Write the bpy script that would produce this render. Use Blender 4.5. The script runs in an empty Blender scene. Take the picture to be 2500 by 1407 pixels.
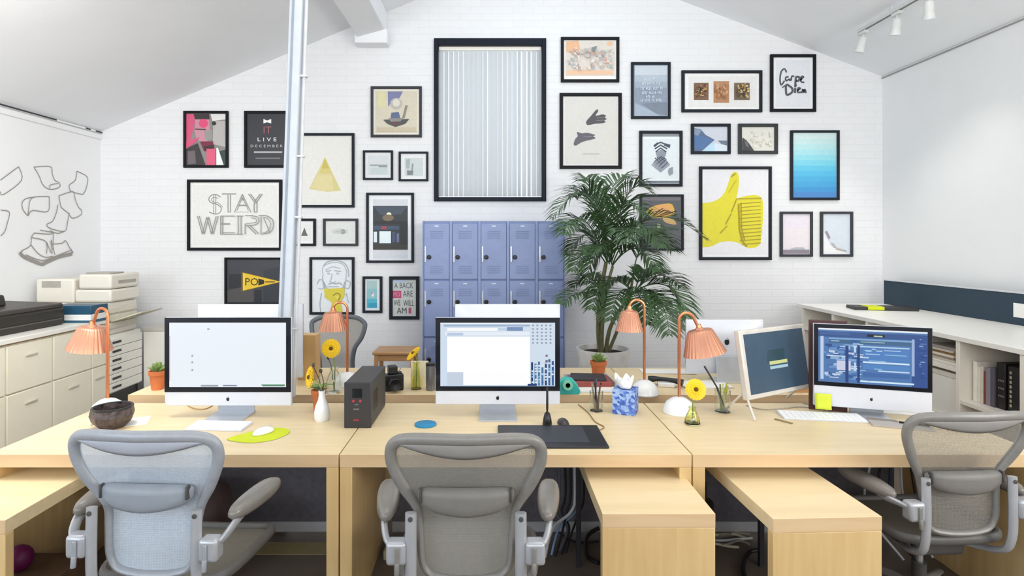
import bpy, bmesh, math, random
from mathutils import Vector, Matrix, Euler
random.seed(7)
S = bpy.context.scene
COL = S.collection
PI = math.pi

# ------------------------------------------------------------------ camera
F = 1400.0                     # focal length in pixels of the 2500 px wide frame
CX, CY, EYE = 1200.0, 590.0, 1.65
cam = bpy.data.cameras.new('camera')
cam.sensor_width = 36.0
cam.lens = 36.0 * F / 2500.0
cam.shift_x = (1250.0 - CX) / 2500.0
cam.shift_y = -(703.5 - CY) / 2500.0
cam.clip_start = 0.05
camo = bpy.data.objects.new('camera', cam)
camo.location = (0, 0, EYE)
camo.rotation_euler = (PI / 2, 0, 0)
COL.objects.link(camo)
S.camera = camo

# ------------------------------------------------------------------ exposure, world, lights
S.view_settings.view_transform = 'Standard'
S.view_settings.look = 'None'
S.view_settings.exposure = -0.17
S.view_settings.gamma = 1.0
S.view_settings.use_curve_mapping = False
wd = bpy.data.worlds.new('world'); S.world = wd; wd.use_nodes = True
bg = wd.node_tree.nodes['Background']
bg.inputs['Color'].default_value = (0.86, 0.93, 1.0, 1)
bg.inputs['Strength'].default_value = 0.66

def area(name, loc, rot, sx, sy, power, color):
    l = bpy.data.lights.new(name, 'AREA'); l.shape = 'RECTANGLE'; l.size = sx; l.size_y = sy
    l.energy = power; l.color = color
    o = bpy.data.objects.new(name, l); o.location = loc; o.rotation_euler = rot; COL.objects.link(o)
    return o
# side_window_light and window_daylight are daylight; the other areas are added fills
area('ceiling_fill', (-0.6, -2.6, 2.3), (math.radians(142), 0, math.radians(8)), 7.5, 1.6, 400, (1.0, 0.985, 0.97))  # added fill behind the camera, tilted up to brighten the ceiling
area('side_window_light', (-3.9, -0.7, 1.75), (math.radians(80), 0, math.radians(-48)), 1.8, 1.6, 62, (0.66, 0.82, 1.0))
area('right_side_fill', (4.1, 0.6, 2.0), (math.radians(104), 0, math.radians(62)), 2.4, 1.6, 150, (1.0, 0.97, 0.93))  # added fill from the right, aimed at the left wall and slope
area('left_wall_fill', (-2.3, 2.7, 3.1), (math.radians(62), 0, math.radians(82)), 0.4, 2.6, 88, (1.0, 0.97, 0.92)).data.shape = 'RECTANGLE'  # added light without a fixture, brightens the left wall and cabinets
area('overhead_fill_front', (0.3, 2.6, 4.3), (0, 0, 0), 5.5, 2.2, 66, (1.0, 0.98, 0.95))  # added overhead fill for the desk tops, no opening in the roof
area('overhead_fill_rear', (0.4, 5.0, 4.45), (math.radians(8), 0, 0), 4.0, 0.9, 18, (0.68, 0.88, 1.0))  # added bluish fill under the closed roof, for the brick wall
area('window_daylight', (-0.02, 7.4, 3.1), (math.radians(-86), 0, math.radians(-6)), 1.6, 2.0, 13, (0.86, 0.93, 1.0))

# ------------------------------------------------------------------ pixel -> place helpers
def W(x, y, Y):                # a pixel at depth Y
    return Vector(((x - CX) * Y / F, Y, EYE - (y - CY) * Y / F))
DZ = 0.743                     # desk top height
def D(x, y, z=DZ):             # a pixel on a horizontal plane
    Y = F * (EYE - z) / (y - CY)
    return Vector(((x - CX) * Y / F, Y, z))

# ------------------------------------------------------------------ materials
def lin(h):
    h = h.lstrip('#')
    c = [int(h[i:i + 2], 16) / 255.0 for i in (0, 2, 4)]
    return tuple((v / 12.92 if v <= 0.04045 else ((v + 0.055) / 1.055) ** 2.4) for v in c) + (1.0,)
MATS = {}
def M(key, hexc=None, rough=0.5, metal=0.0, var=0.05, scale=18.0, bump=0.0, bscale=200.0, emit=0.0,
      coat=0.0, trans=0.0, alpha=1.0, spec=None, stretch=None, sheen=0.0):
    if key in MATS: return MATS[key]
    m = bpy.data.materials.new(key); m.use_nodes = True
    nt = m.node_tree; b = nt.nodes['Principled BSDF']
    c = lin(hexc)
    b.inputs['Roughness'].default_value = rough
    b.inputs['Metallic'].default_value = metal
    if coat: b.inputs['Coat Weight'].default_value = coat
    if trans: b.inputs['Transmission Weight'].default_value = trans
    if sheen: b.inputs['Sheen Weight'].default_value = sheen
    if spec is not None: b.inputs['Specular IOR Level'].default_value = spec
    if alpha < 1: b.inputs['Alpha'].default_value = alpha
    tc = nt.nodes.new('ShaderNodeTexCoord'); mp = nt.nodes.new('ShaderNodeMapping')
    nt.links.new(tc.outputs['Object'], mp.inputs['Vector'])
    if stretch: mp.inputs['Scale'].default_value = stretch
    n = nt.nodes.new('ShaderNodeTexNoise'); n.inputs['Scale'].default_value = scale
    n.inputs['Detail'].default_value = 4
    nt.links.new(mp.outputs['Vector'], n.inputs['Vector'])
    r = nt.nodes.new('ShaderNodeValToRGB')
    r.color_ramp.elements[0].position = 0.3; r.color_ramp.elements[1].position = 0.7
    r.color_ramp.elements[0].color = tuple(v * (1 - var) for v in c[:3]) + (1,)
    r.color_ramp.elements[1].color = tuple(min(1, v * (1 + var)) for v in c[:3]) + (1,)
    nt.links.new(n.outputs['Fac'], r.inputs['Fac'])
    nt.links.new(r.outputs['Color'], b.inputs['Base Color'])
    if emit:
        b.inputs['Emission Color'].default_value = c
        b.inputs['Emission Strength'].default_value = emit
    if bump:
        n2 = nt.nodes.new('ShaderNodeTexNoise'); n2.inputs['Scale'].default_value = bscale
        nt.links.new(tc.outputs['Object'], n2.inputs['Vector'])
        bp = nt.nodes.new('ShaderNodeBump'); bp.inputs['Strength'].default_value = bump
        bp.inputs['Distance'].default_value = 0.01
        nt.links.new(n2.outputs['Fac'], bp.inputs['Height'])
        nt.links.new(bp.outputs['Normal'], b.inputs['Normal'])
    MATS[key] = m
    return m
def ink(hexc): return M('print_' + hexc.lstrip('#'), hexc, rough=0.45, var=0.03, scale=40)
def glow(hexc, e=0.9):
    key = 'screen_%s_%d' % (hexc.lstrip('#'), int(e * 100)); new = key not in MATS
    m = M(key, hexc, rough=0.25, var=0.0, emit=e)
    if new:
        for el in [n for n in m.node_tree.nodes if n.type == 'VALTORGB'][0].color_ramp.elements: el.color = (.012, .012, .014, 1)
    return m

def wood(key, c1, c2, rough=0.38, axis=0):
    if key in MATS: return MATS[key]
    m = bpy.data.materials.new(key); m.use_nodes = True
    nt = m.node_tree; b = nt.nodes['Principled BSDF']
    b.inputs['Roughness'].default_value = rough
    tc = nt.nodes.new('ShaderNodeTexCoord'); mp = nt.nodes.new('ShaderNodeMapping')
    sc = [14.0, 14.0, 14.0]; sc[axis] = 1.1
    mp.inputs['Scale'].default_value = sc
    nt.links.new(tc.outputs['Object'], mp.inputs['Vector'])
    n = nt.nodes.new('ShaderNodeTexNoise'); n.inputs['Scale'].default_value = 1.6
    n.inputs['Detail'].default_value = 6; n.inputs['Distortion'].default_value = 0.6
    nt.links.new(mp.outputs['Vector'], n.inputs['Vector'])
    r = nt.nodes.new('ShaderNodeValToRGB')
    r.color_ramp.elements[0].position = 0.32; r.color_ramp.elements[1].position = 0.68
    r.color_ramp.elements[0].color = lin(c1); r.color_ramp.elements[1].color = lin(c2)
    nt.links.new(n.outputs['Fac'], r.inputs['Fac']); nt.links.new(r.outputs['Color'], b.inputs['Base Color'])
    MATS[key] = m
    return m
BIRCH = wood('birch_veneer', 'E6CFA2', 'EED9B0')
BIRCHV = wood('birch_upright_shaded', 'D2B078', 'DFC08A', axis=2)  # same birch toned darker, shade of upright faces put into the colour
EDGESH = wood('birch_edge_shaded', 'D6B58A', 'DFC299')  # same birch again, dimmer light on the front edges put into the colour
OAK = wood('oak_stool', 'B98A5C', 'CDA172')
TANW = wood('tan_board', 'CFA56A', 'D9B27A', axis=2)

def brick_mat():
    m = bpy.data.materials.new('painted_brick'); m.use_nodes = True
    nt = m.node_tree; b = nt.nodes['Principled BSDF']; b.inputs['Roughness'].default_value = 0.55
    tc = nt.nodes.new('ShaderNodeTexCoord'); sp = nt.nodes.new('ShaderNodeSeparateXYZ'); cb = nt.nodes.new('ShaderNodeCombineXYZ')
    nt.links.new(tc.outputs['Object'], sp.inputs['Vector'])
    nt.links.new(sp.outputs['X'], cb.inputs['X']); nt.links.new(sp.outputs['Z'], cb.inputs['Y'])
    br = nt.nodes.new('ShaderNodeTexBrick')
    br.inputs['Scale'].default_value = 1.0
    br.inputs['Brick Width'].default_value = 0.225; br.inputs['Row Height'].default_value = 0.075
    br.inputs['Mortar Size'].default_value = 0.006; br.inputs['Mortar Smooth'].default_value = 0.6
    br.inputs['Color1'].default_value = lin('EBECEE'); br.inputs['Color2'].default_value = lin('E9EAEC'); br.inputs['Mortar'].default_value = lin('E6E7E9')
    nt.links.new(cb.outputs['Vector'], br.inputs['Vector'])
    nt.links.new(br.outputs['Color'], b.inputs['Base Color'])
    n = nt.nodes.new('ShaderNodeTexNoise'); n.inputs['Scale'].default_value = 26; n.inputs['Detail'].default_value = 5
    nt.links.new(tc.outputs['Object'], n.inputs['Vector'])
    mx = nt.nodes.new('ShaderNodeMath'); mx.operation = 'MULTIPLY_ADD'; mx.inputs[1].default_value = -1.0
    nt.links.new(br.outputs['Fac'], mx.inputs[0])
    mu = nt.nodes.new('ShaderNodeMath'); mu.operation = 'MULTIPLY'; mu.inputs[1].default_value = 0.7
    nt.links.new(n.outputs['Fac'], mu.inputs[0]); nt.links.new(mu.outputs[0], mx.inputs[2])
    bp = nt.nodes.new('ShaderNodeBump'); bp.inputs['Strength'].default_value = 0.3; bp.inputs['Distance'].default_value = 0.003
    nt.links.new(mx.outputs[0], bp.inputs['Height']); nt.links.new(bp.outputs['Normal'], b.inputs['Normal'])
    return m
BRICK = brick_mat()
PLASTER = M('white_plaster', 'F0F1F2', rough=0.7, var=0.012, scale=2.0, bump=0.12, bscale=60)
CEIL = M('ceiling_paint', 'F1F3F6', rough=0.75, var=0.02, scale=1.6, bump=0.1, bscale=20)
FLOORM = M('dark_floor', '6E6358', rough=0.45, var=0.18, scale=3.0, bump=0.15, bscale=80)
BLACKF = M('black_frame', '15171B', rough=0.55, var=0.08, spec=0.2)
GREYF = M('dark_grey_frame', '3E4044', rough=0.55, var=0.08, spec=0.2)
WHITE = M('white_lacquer', 'F0EEE6', rough=0.4, var=0.01)
CREAM = M('cream_lacquer', 'F5EFDB', rough=0.4, var=0.012)
ALU = M('aluminium', 'D7DADF', rough=0.35, metal=0.35, var=0.02)
ALUW = M('pale_aluminium', 'D4D7DF', rough=0.4, metal=0.1, var=0.015)
CHROME = M('polished_steel', 'C8CCD2', rough=0.18, metal=0.9, var=0.02)
BLACKP = M('black_plastic', '17181A', rough=0.35, var=0.08)
CHARP = M('charcoal_plastic', '34353A', rough=0.45, var=0.08)
COPPER = M('copper', 'D2875E', rough=0.28, metal=0.85, var=0.06)
COPPERD = M('brushed_copper_shade', 'D99C7F', rough=0.36, metal=0.8, var=0.05)
PORC = M('white_porcelain', 'F2F3F2', rough=0.25, var=0.01, coat=0.3)
TERRA = M('terracotta', 'C8703F', rough=0.75, var=0.08)
LEAF = M('palm_leaf', '3A5632', rough=0.42, var=0.3, scale=9)
LEAF2 = M('succulent_leaf', '77904E', rough=0.5, var=0.2)
STEMG = M('palm_stem', '6B6B45', rough=0.6, var=0.25, scale=30)
YEL = M('gerbera_petal', 'F6C90F', rough=0.5, var=0.08)
YELD = M('gerbera_heart', '5A4416', rough=0.8, var=0.2, scale=300)
STEMF = M('flower_stem', '84994E', rough=0.5, var=0.1)
SOIL = M('soil', '3A2E25', rough=0.95, var=0.3, scale=60, bump=0.6)
PAPER = M('white_paper', 'F6F4EF', rough=0.7, var=0.01)
LIME = M('lime_felt', 'D3DE1C', rough=0.7, var=0.04)
GLASS = M('clear_glass', 'F4F8F4', rough=0.02, trans=1.0, var=0.0)
WATER = M('green_tinted_glass', 'F1F3B8', rough=0.03, trans=1.0, var=0.02)
LOCK = M('periwinkle_enamel', '8B9BC6', rough=0.4, var=0.03)
LOCKD = M('locker_recess', '7B8BB4', rough=0.5, var=0.03)
NAVY = M('navy_felt', '2F4150', rough=0.85, var=0.06, scale=60)
DARKF = M('dark_grey_felt', '6C6A72', rough=0.9, var=0.1, scale=40)
CABLEB = M('black_cable', '1B1A1A', rough=0.5, var=0.05)
CABLEW = M('white_cable', 'D9DCE0', rough=0.5, var=0.05)
BROWNC = M('brown_cable', '8C7458', rough=0.6, var=0.05)
CHF = M('chair_graphite', '84817C', rough=0.42, var=0.05, scale=60, metal=0.1)
CHD = M('chair_dark_rubber', '4A4846', rough=0.6, var=0.08)
CHS = M('chair_satin_metal', 'B4B6BA', rough=0.35, metal=0.35, var=0.04)
CHPAD = M('chair_arm_pad', '7C7771', rough=0.25, var=0.05)
def mesh_mat(key, hexc, alpha):
    m = M(key, hexc, rough=0.55, var=0.06, scale=120, sheen=0.15)
    nt = m.node_tree; b = nt.nodes['Principled BSDF']
    tc = nt.nodes.new('ShaderNodeTexCoord'); mp = nt.nodes.new('ShaderNodeMapping')
    mp.inputs['Rotation'].default_value = (0, PI / 4, 0)
    nt.links.new(tc.outputs['Object'], mp.inputs['Vector'])
    ck = nt.nodes.new('ShaderNodeTexChecker'); ck.inputs['Scale'].default_value = 260
    nt.links.new(mp.outputs['Vector'], ck.inputs['Vector'])
    mr = nt.nodes.new('ShaderNodeMapRange'); mr.inputs['To Min'].default_value = alpha; mr.inputs['To Max'].default_value = min(1, alpha + 0.22)
    nt.links.new(ck.outputs['Fac'], mr.inputs['Value']); nt.links.new(mr.outputs['Result'], b.inputs['Alpha'])
    return m
CHM = mesh_mat('chair_pellicle', '8E8B83', 0.68)
CHM1 = mesh_mat('chair_pellicle_lit', 'BEC9D4', 0.74)  # chair mesh with the left window's bluish light put into the colour
CHM3 = mesh_mat('chair_pellicle_open', '8E8B83', 0.5)
CHF1 = M('chair_graphite_lit', '9A9EA4', rough=0.42, var=0.05, scale=60, metal=0.1)  # graphite frame lightened as if window-lit, for the left chair

# ------------------------------------------------------------------ mesh builder
class MB:
    def __init__(s): s.v = []; s.f = []; s.mi = []; s.T = Matrix.Identity(4); s.m = 0
    def pt(s, p): s.v.append(tuple(s.T @ Vector(p))); return len(s.v) - 1
    def face(s, idx): s.f.append(tuple(idx)); s.mi.append(s.m)
    def poly(s, pts): s.face([s.pt(p) for p in pts])
    def box(s, a, b):
        x0, x1 = sorted((a[0], b[0])); y0, y1 = sorted((a[1], b[1])); z0, z1 = sorted((a[2], b[2]))
        i = [s.pt(p) for p in ((x0,y0,z0),(x1,y0,z0),(x1,y1,z0),(x0,y1,z0),(x0,y0,z1),(x1,y0,z1),(x1,y1,z1),(x0,y1,z1))]
        for q in ((0,3,2,1),(4,5,6,7),(0,1,5,4),(1,2,6,5),(2,3,7,6),(3,0,4,7)): s.face([i[k] for k in q])
        return s
    def hexa(s, lo, hi):        # two quads of points, bottom and top
        i = [s.pt(p) for p in list(lo) + list(hi)]
        for q in ((0,3,2,1),(4,5,6,7),(0,1,5,4),(1,2,6,5),(2,3,7,6),(3,0,4,7)): s.face([i[k] for k in q])
        return s
    def prism(s, pts, y0, y1):  # polygon in x,z pushed from y0 to y1
        n = len(pts)
        a = [s.pt((p[0], y0, p[1])) for p in pts]; b = [s.pt((p[0], y1, p[1])) for p in pts]
        s.face(a); s.face(b[::-1])
        for k in range(n): s.face((a[k], b[k], b[(k + 1) % n], a[(k + 1) % n]))
        return s
    def slab(s, pts, z0, z1):   # polygon in x,y pushed from z0 to z1
        n = len(pts)
        a = [s.pt((p[0], p[1], z0)) for p in pts]; b = [s.pt((p[0], p[1], z1)) for p in pts]
        s.face(a[::-1]); s.face(b)
        for k in range(n): s.face((a[k], a[(k + 1) % n], b[(k + 1) % n], b[k]))
        return s
    def tube(s, pts, r, n=8, closed=False, cap=True):
        pts = [Vector(p) for p in pts]; N = len(pts)
        rr = r if isinstance(r, (list, tuple)) else [r] * N
        rings = []; up = None
        for i, p in enumerate(pts):
            if closed: t = pts[(i + 1) % N] - pts[i - 1]
            else: t = pts[min(i + 1, N - 1)] - pts[max(i - 1, 0)]
            t.normalize()
            if up is None:
                up = Vector((0, 0, 1)) if abs(t.z) < 0.9 else Vector((1, 0, 0))
            a = t.cross(up)
            if a.length < 1e-5: a = t.cross(Vector((0, 1, 0)))
            a.normalize(); b = a.cross(t).normalized(); up = b
            rings.append([s.pt(p + (a * math.cos(2*PI*k/n) + b * math.sin(2*PI*k/n)) * rr[i]) for k in range(n)])
        for i in range(N if closed else N - 1):
            A = rings[i]; B = rings[(i + 1) % N]
            for k in range(n): s.face((A[k], A[(k + 1) % n], B[(k + 1) % n], B[k]))
        if cap and not closed: s.face(rings[0][::-1]); s.face(rings[-1])
        return s
    def sweep(s, pts, nrm, a, b, n=10, closed=True):   # flat oval section; nrm = out-of-plane direction
        pts = [Vector(p) for p in pts]; N = len(pts); rings = []
        nrm = Vector(nrm).normalized()
        for i, p in enumerate(pts):
            t = (pts[(i + 1) % N] - pts[i - 1]) if closed else (pts[min(i + 1, N - 1)] - pts[max(i - 1, 0)])
            t.normalize(); q = t.cross(nrm).normalized(); w = q.cross(t).normalized()
            aa = a[i] if isinstance(a, list) else a; bb = b[i] if isinstance(b, list) else b
            rings.append([s.pt(p + q * aa * math.cos(2*PI*k/n) + w * bb * math.sin(2*PI*k/n)) for k in range(n)])
        for i in range(N if closed else N - 1):
            A = rings[i]; B = rings[(i + 1) % N]
            for k in range(n): s.face((A[k], A[(k + 1) % n], B[(k + 1) % n], B[k]))
        if not closed: s.face(rings[0][::-1]); s.face(rings[-1])
        return s
    def lathe(s, prof, n=24, c=(0, 0, 0), rib=0.0, ribs=0):
        rings = []
        for (r, z) in prof:
            ring = []
            for k in range(n):
                an = 2 * PI * k / n
                q = r * (1 + (rib * math.cos(ribs * an) if ribs else 0))
                ring.append(s.pt((c[0] + q * math.cos(an), c[1] + q * math.sin(an), c[2] + z)))
            rings.append(ring)
        for A, B in zip(rings, rings[1:]):
            for k in range(n): s.face((A[k], A[(k + 1) % n], B[(k + 1) % n], B[k]))
        if prof[0][0] > 1e-6: s.face(rings[0][::-1])
        if prof[-1][0] > 1e-6: s.face(rings[-1])
        return s
    def ball(s, c, rx, ry=None, rz=None, n=14, m=9):
        ry = ry or rx; rz = rz or rx
        rings = []
        for j in range(1, m):
            th = PI * j / m
            rings.append([s.pt((c[0] + rx*math.sin(th)*math.cos(2*PI*k/n), c[1] + ry*math.sin(th)*math.sin(2*PI*k/n), c[2] - rz*math.cos(th))) for k in range(n)])
        lo = s.pt((c[0], c[1], c[2] - rz)); hi = s.pt((c[0], c[1], c[2] + rz))
        for k in range(n): s.face((lo, rings[0][(k + 1) % n], rings[0][k])); s.face((hi, rings[-1][k], rings[-1][(k + 1) % n]))
        for A, B in zip(rings, rings[1:]):
            for k in range(n): s.face((A[k], A[(k + 1) % n], B[(k + 1) % n], B[k]))
        return s
    def grid(s, fn, nu, nv):
        g = [[s.pt(fn(i / nu, j / nv)) for i in range(nu + 1)] for j in range(nv + 1)]
        for j in range(nv):
            for i in range(nu): s.face((g[j][i], g[j][i + 1], g[j + 1][i + 1], g[j + 1][i]))
        return s
    def flat(s, pts, y): s.poly([(p[0], y, p[1]) for p in pts]); return s
    def ribbon(s, pts, w, y):   # line drawn in the x,z plane
        P = [Vector((p[0], p[1])) for p in pts]
        if len(P) < 2: return s
        L = []
        for i, p in enumerate(P):
            t = P[min(i + 1, len(P) - 1)] - P[max(i - 1, 0)]
            if t.length < 1e-9: t = Vector((1, 0))
            t.normalize(); q = Vector((-t.y, t.x)) * w / 2
            L.append((p + q, p - q))
        for A, B in zip(L, L[1:]): s.flat([A[0], A[1], B[1], B[0]], y)
        return s
    def disc(s, cx, cz, rx, rz, y, n=20):
        s.flat([(cx + rx * math.cos(2*PI*k/n), cz + rz * math.sin(2*PI*k/n)) for k in range(n)], y); return s
    def text(s, body, cx, cz, h, y, wide=1.0, font_w=None):
        c = bpy.data.curves.new('lettering', 'FONT'); c.body = body; c.align_x = 'CENTER'; c.size = 1.0; c.resolution_u = 2
        o = bpy.data.objects.new('lettering', c)
        me = o.to_mesh()
        if me and len(me.vertices):
            ys = [v.co.y for v in me.vertices]; y0, y1 = min(ys), max(ys); k = h / (y1 - y0)
            xs = [v.co.x for v in me.vertices]; xm = (min(xs) + max(xs)) / 2
            kx = k * wide if font_w is None else font_w / (max(xs) - min(xs))
            base = len(s.v)
            for v in me.vertices: s.pt((cx + (v.co.x - xm) * kx, y, cz + (v.co.y - (y0 + y1) / 2) * k))
            for p in me.polygons: s.face([base + i for i in p.vertices])
        o.to_mesh_clear(); bpy.data.objects.remove(o); bpy.data.curves.remove(c)
        return s
    def build(s, name, mats, parent=None, loc=None, rot=None, bevel=0.0, seg=2, smooth=35, solid=0.0, subd=0, weld=False):
        me = bpy.data.meshes.new(name); me.from_pydata(s.v, [], s.f)
        mats = mats if isinstance(mats, (list, tuple)) else [mats]
        for m in mats: me.materials.append(m)
        for p, i in zip(me.polygons, s.mi): p.material_index = min(i, len(mats) - 1)
        if weld:
            bm = bmesh.new(); bm.from_mesh(me); bmesh.ops.remove_doubles(bm, verts=bm.verts, dist=1e-4); bm.to_mesh(me); bm.free()
        me.validate(); me.update()
        if smooth:
            for p in me.polygons: p.use_smooth = True
            me.set_sharp_from_angle(angle=math.radians(smooth))
        o = bpy.data.objects.new(name, me); COL.objects.link(o)
        if parent: o.parent = parent
        if loc is not None: o.location = loc
        if rot is not None: o.rotation_euler = rot
        if solid:
            md = o.modifiers.new('thickness', 'SOLIDIFY'); md.thickness = solid; md.offset = 0
        if subd:
            md = o.modifiers.new('smooth', 'SUBSURF'); md.levels = subd; md.render_levels = subd
        if bevel:
            md = o.modifiers.new('edge', 'BEVEL'); md.width = bevel; md.segments = seg; md.limit_method = 'ANGLE'; md.angle_limit = math.radians(40)
        return o
def tag(o, label=None, cat=None, group=None, kind=None):
    if label: o['label'] = label
    if cat: o['category'] = cat
    if group: o['group'] = group
    if kind: o['kind'] = kind
    return o
def thing(name, loc, label, cat, rz=0.0, group=None):
    e = bpy.data.objects.new(name, None); e.empty_display_size = 0.05; COL.objects.link(e)
    e.location = loc; e.rotation_euler = (0, 0, rz)
    return tag(e, label, cat, group)
def copy_thing(o, parent=None):
    c = o.copy(); COL.objects.link(c)
    if parent: c.parent = parent
    for ch in [x for x in bpy.data.objects if x.parent == o]: copy_thing(ch, c)
    return c
def struct(o): o['kind'] = 'structure'; return o
def bez(p0, p1, p2, n=12):
    p0, p1, p2 = Vector(p0), Vector(p1), Vector(p2)
    return [p0 * (1-t)**2 + p1 * 2*t*(1-t) + p2 * t*t for t in [i / n for i in range(n + 1)]]
def catmull(P, n=6, closed=False):
    P = [Vector(p) for p in P]; N = len(P); out = []
    for i in range(N if closed else N - 1):
        g = (lambda k: P[k % N]) if closed else (lambda k: P[max(0, min(N - 1, k))])
        a, b, c, d = g(i - 1), g(i), g(i + 1), g(i + 2)
        for j in range(n):
            t = j / n
            out.append(0.5 * ((2*b) + (c - a)*t + (2*a - 5*b + 4*c - d)*t*t + (3*b - a - 3*c + d)*t**3))
    if not closed: out.append(P[-1])
    return out
# ================================================================== the room
YB = 6.22                      # face of the brick wall
XL, XR = -4.24, 4.24
ZL, ZR, XA, ZA = 2.84, 3.44, 0.53, 4.84
YF = -3.2
b = MB(); b.box((XL - .2, YF, -.1), (XR + .2, YB + .2, 0)); struct(b.build('floor', FLOORM, smooth=0))
wl, wt = W(1060, 95, YB), W(1333, 492, YB)
wx0, wx1, wz0, wz1 = wl.x, wt.x, wt.z, wl.z
b = MB()
def gable(x): return ZL + (x - XL) * (ZA - ZL) / (XA - XL) if x < XA else ZR + (XR - x) * (ZA - ZR) / (XR - XA)
b.prism([(XL, 0), (wx0, 0), (wx0, gable(wx0)), (XL, ZL)], YB, YB + .2)
b.prism([(wx1, 0), (XR, 0), (XR, ZR), (wx1, gable(wx1))], YB, YB + .2)
b.prism([(wx0, 0), (wx1, 0), (wx1, wz0), (wx0, wz0)], YB, YB + .2)
b.prism([(wx0, wz1), (wx1, wz1), (wx1, gable(wx1)), (XA, ZA), (wx0, gable(wx0))], YB, YB + .2)
struct(b.build('wall_back', BRICK, smooth=0, weld=True))
b = MB(); b.box((XL - .2, YF, 0), (XL, YB + .2, ZL + .1)); struct(b.build('wall_left', PLASTER, smooth=0))
b = MB(); b.box((XR, YF, 0), (XR + .2, YB + .2, ZR + .1)); struct(b.build('wall_right', PLASTER, smooth=0))
b = MB()
b.prism([(XL, ZL), (XA, ZA), (XA, ZA + .12), (XL, ZL + .12)], 0.2, YB)
b.prism([(XA, ZA), (XR, ZR), (XR, ZR + .12), (XA, ZA + .12)], 0.2, YB)
struct(b.build('ceiling', CEIL, smooth=0))
# cornice on the left wall: two stepped white bands with a shadow gap
b = MB(); b.box((XL + .002, 0.3, ZL - .085), (XL + .016, YB - .002, ZL - .03)); b.box((XL + .002, 0.3, ZL - .022), (XL + .03, YB - .002, ZL - .004))
struct(b.build('trim_1', PLASTER, bevel=.004))
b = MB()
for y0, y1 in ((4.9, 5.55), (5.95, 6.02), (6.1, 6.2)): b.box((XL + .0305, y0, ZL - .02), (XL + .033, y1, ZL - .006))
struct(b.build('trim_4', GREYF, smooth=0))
b = MB(); b.box((XR - .012, 0.3, ZR - .024), (XR - .002, YB - .002, ZR - .012)); struct(b.build('trim_2', M('trim_grey', '9C9C9A', rough=.6)))
# rafter that runs into the brick wall
b = MB(); c0 = W(918, 60, YB)
x0, x1 = c0.x - .17, c0.x + .12
zc = gable(c0.x)
b.hexa([(x0, 1.0, zc - .28), (x1, 1.0, zc - .20), (x1, YB - .004, zc - .20), (x0, YB - .004, zc - .28)],
       [(x0, 1.0, gable(x0) - .004), (x1, 1.0, gable(x1) - .004), (x1, YB - .004, gable(x1) - .004), (x0, YB - .004, gable(x0) - .004)])
b.box((x0 - .03, YB - .16, zc - .34), (x1 + .03, YB - .004, zc - .19))
o = struct(b.build('trim_3', CEIL, bevel=.012)); o['label'] = 'white boxed roof beam meeting the brick wall'

# window in the brick wall
win = thing('window_1', (0, YB, 0), 'tall black framed window in the white brick wall', 'window'); win['kind'] = 'structure'
for k in ('label', 'category'): del win[k]
b = MB(); t = .045; tt = .075
b.box((wx0, -.03, wz0), (wx0 + t, .10, wz1)); b.box((wx1 - t, -.03, wz0), (wx1, .10, wz1))
b.box((wx0 + t, -.03, wz1 - tt), (wx1 - t, .10, wz1)); b.box((wx0 + t, -.03, wz0), (wx1 - t, .10, wz0 + t))
b.build('window_frame', M('navy_black_frame', '131B28', rough=.5, spec=.2), win, bevel=.004)
b = MB(); b.box((wx0 + t, .085, wz0 + t), (wx1 - t, .091, wz1 - tt)); b.build('window_pane', GLASS, win, smooth=0)
bl = thing('vertical_blind', ((wx0 + wx1) / 2, YB + .035, wz0 + t + .012), 'white vertical slat blind hanging inside the black framed window', 'blind')
BLM = M('blind_fabric', 'E9ECF0', rough=.6, var=.02)
nt = BLM.node_tree; pb = nt.nodes['Principled BSDF']; tr = nt.nodes.new('ShaderNodeBsdfTranslucent'); tr.inputs['Color'].default_value = (.9, .93, .97, 1)
ms = nt.nodes.new('ShaderNodeMixShader'); ms.inputs['Fac'].default_value = .55
nt.links.new(pb.outputs['BSDF'], ms.inputs[1]); nt.links.new(tr.outputs['BSDF'], ms.inputs[2]); nt.links.new(ms.outputs['Shader'], nt.nodes['Material Output'].inputs['Surface'])
hw = (wx1 - wx0) / 2 - t - .004; hh = wz1 - tt - wz0 - t - .012
b = MB(); b.box((-hw, -.02, hh - .045), (hw, .02, hh - .002)); b.build('head_rail', WHITE, bl, bevel=.004)
ns = 21
for k in range(ns):
    xc = -hw + (k + .5) * 2 * hw / ns; w_ = 2 * hw / ns * .5 * random.uniform(.93, 1.04); an = math.radians(random.choice([6, 10, 16, 24, 34, 44]) + random.uniform(-5, 5))
    b = MB()
    b.grid(lambda u, v: (xc + (u - .5) * 2 * w_ * math.cos(an), (u - .5) * 2 * w_ * math.sin(an) + .004 * math.sin(PI * u), v * (hh - .05)), 4, 1)
    b.build('slat', BLM, bl)

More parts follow.
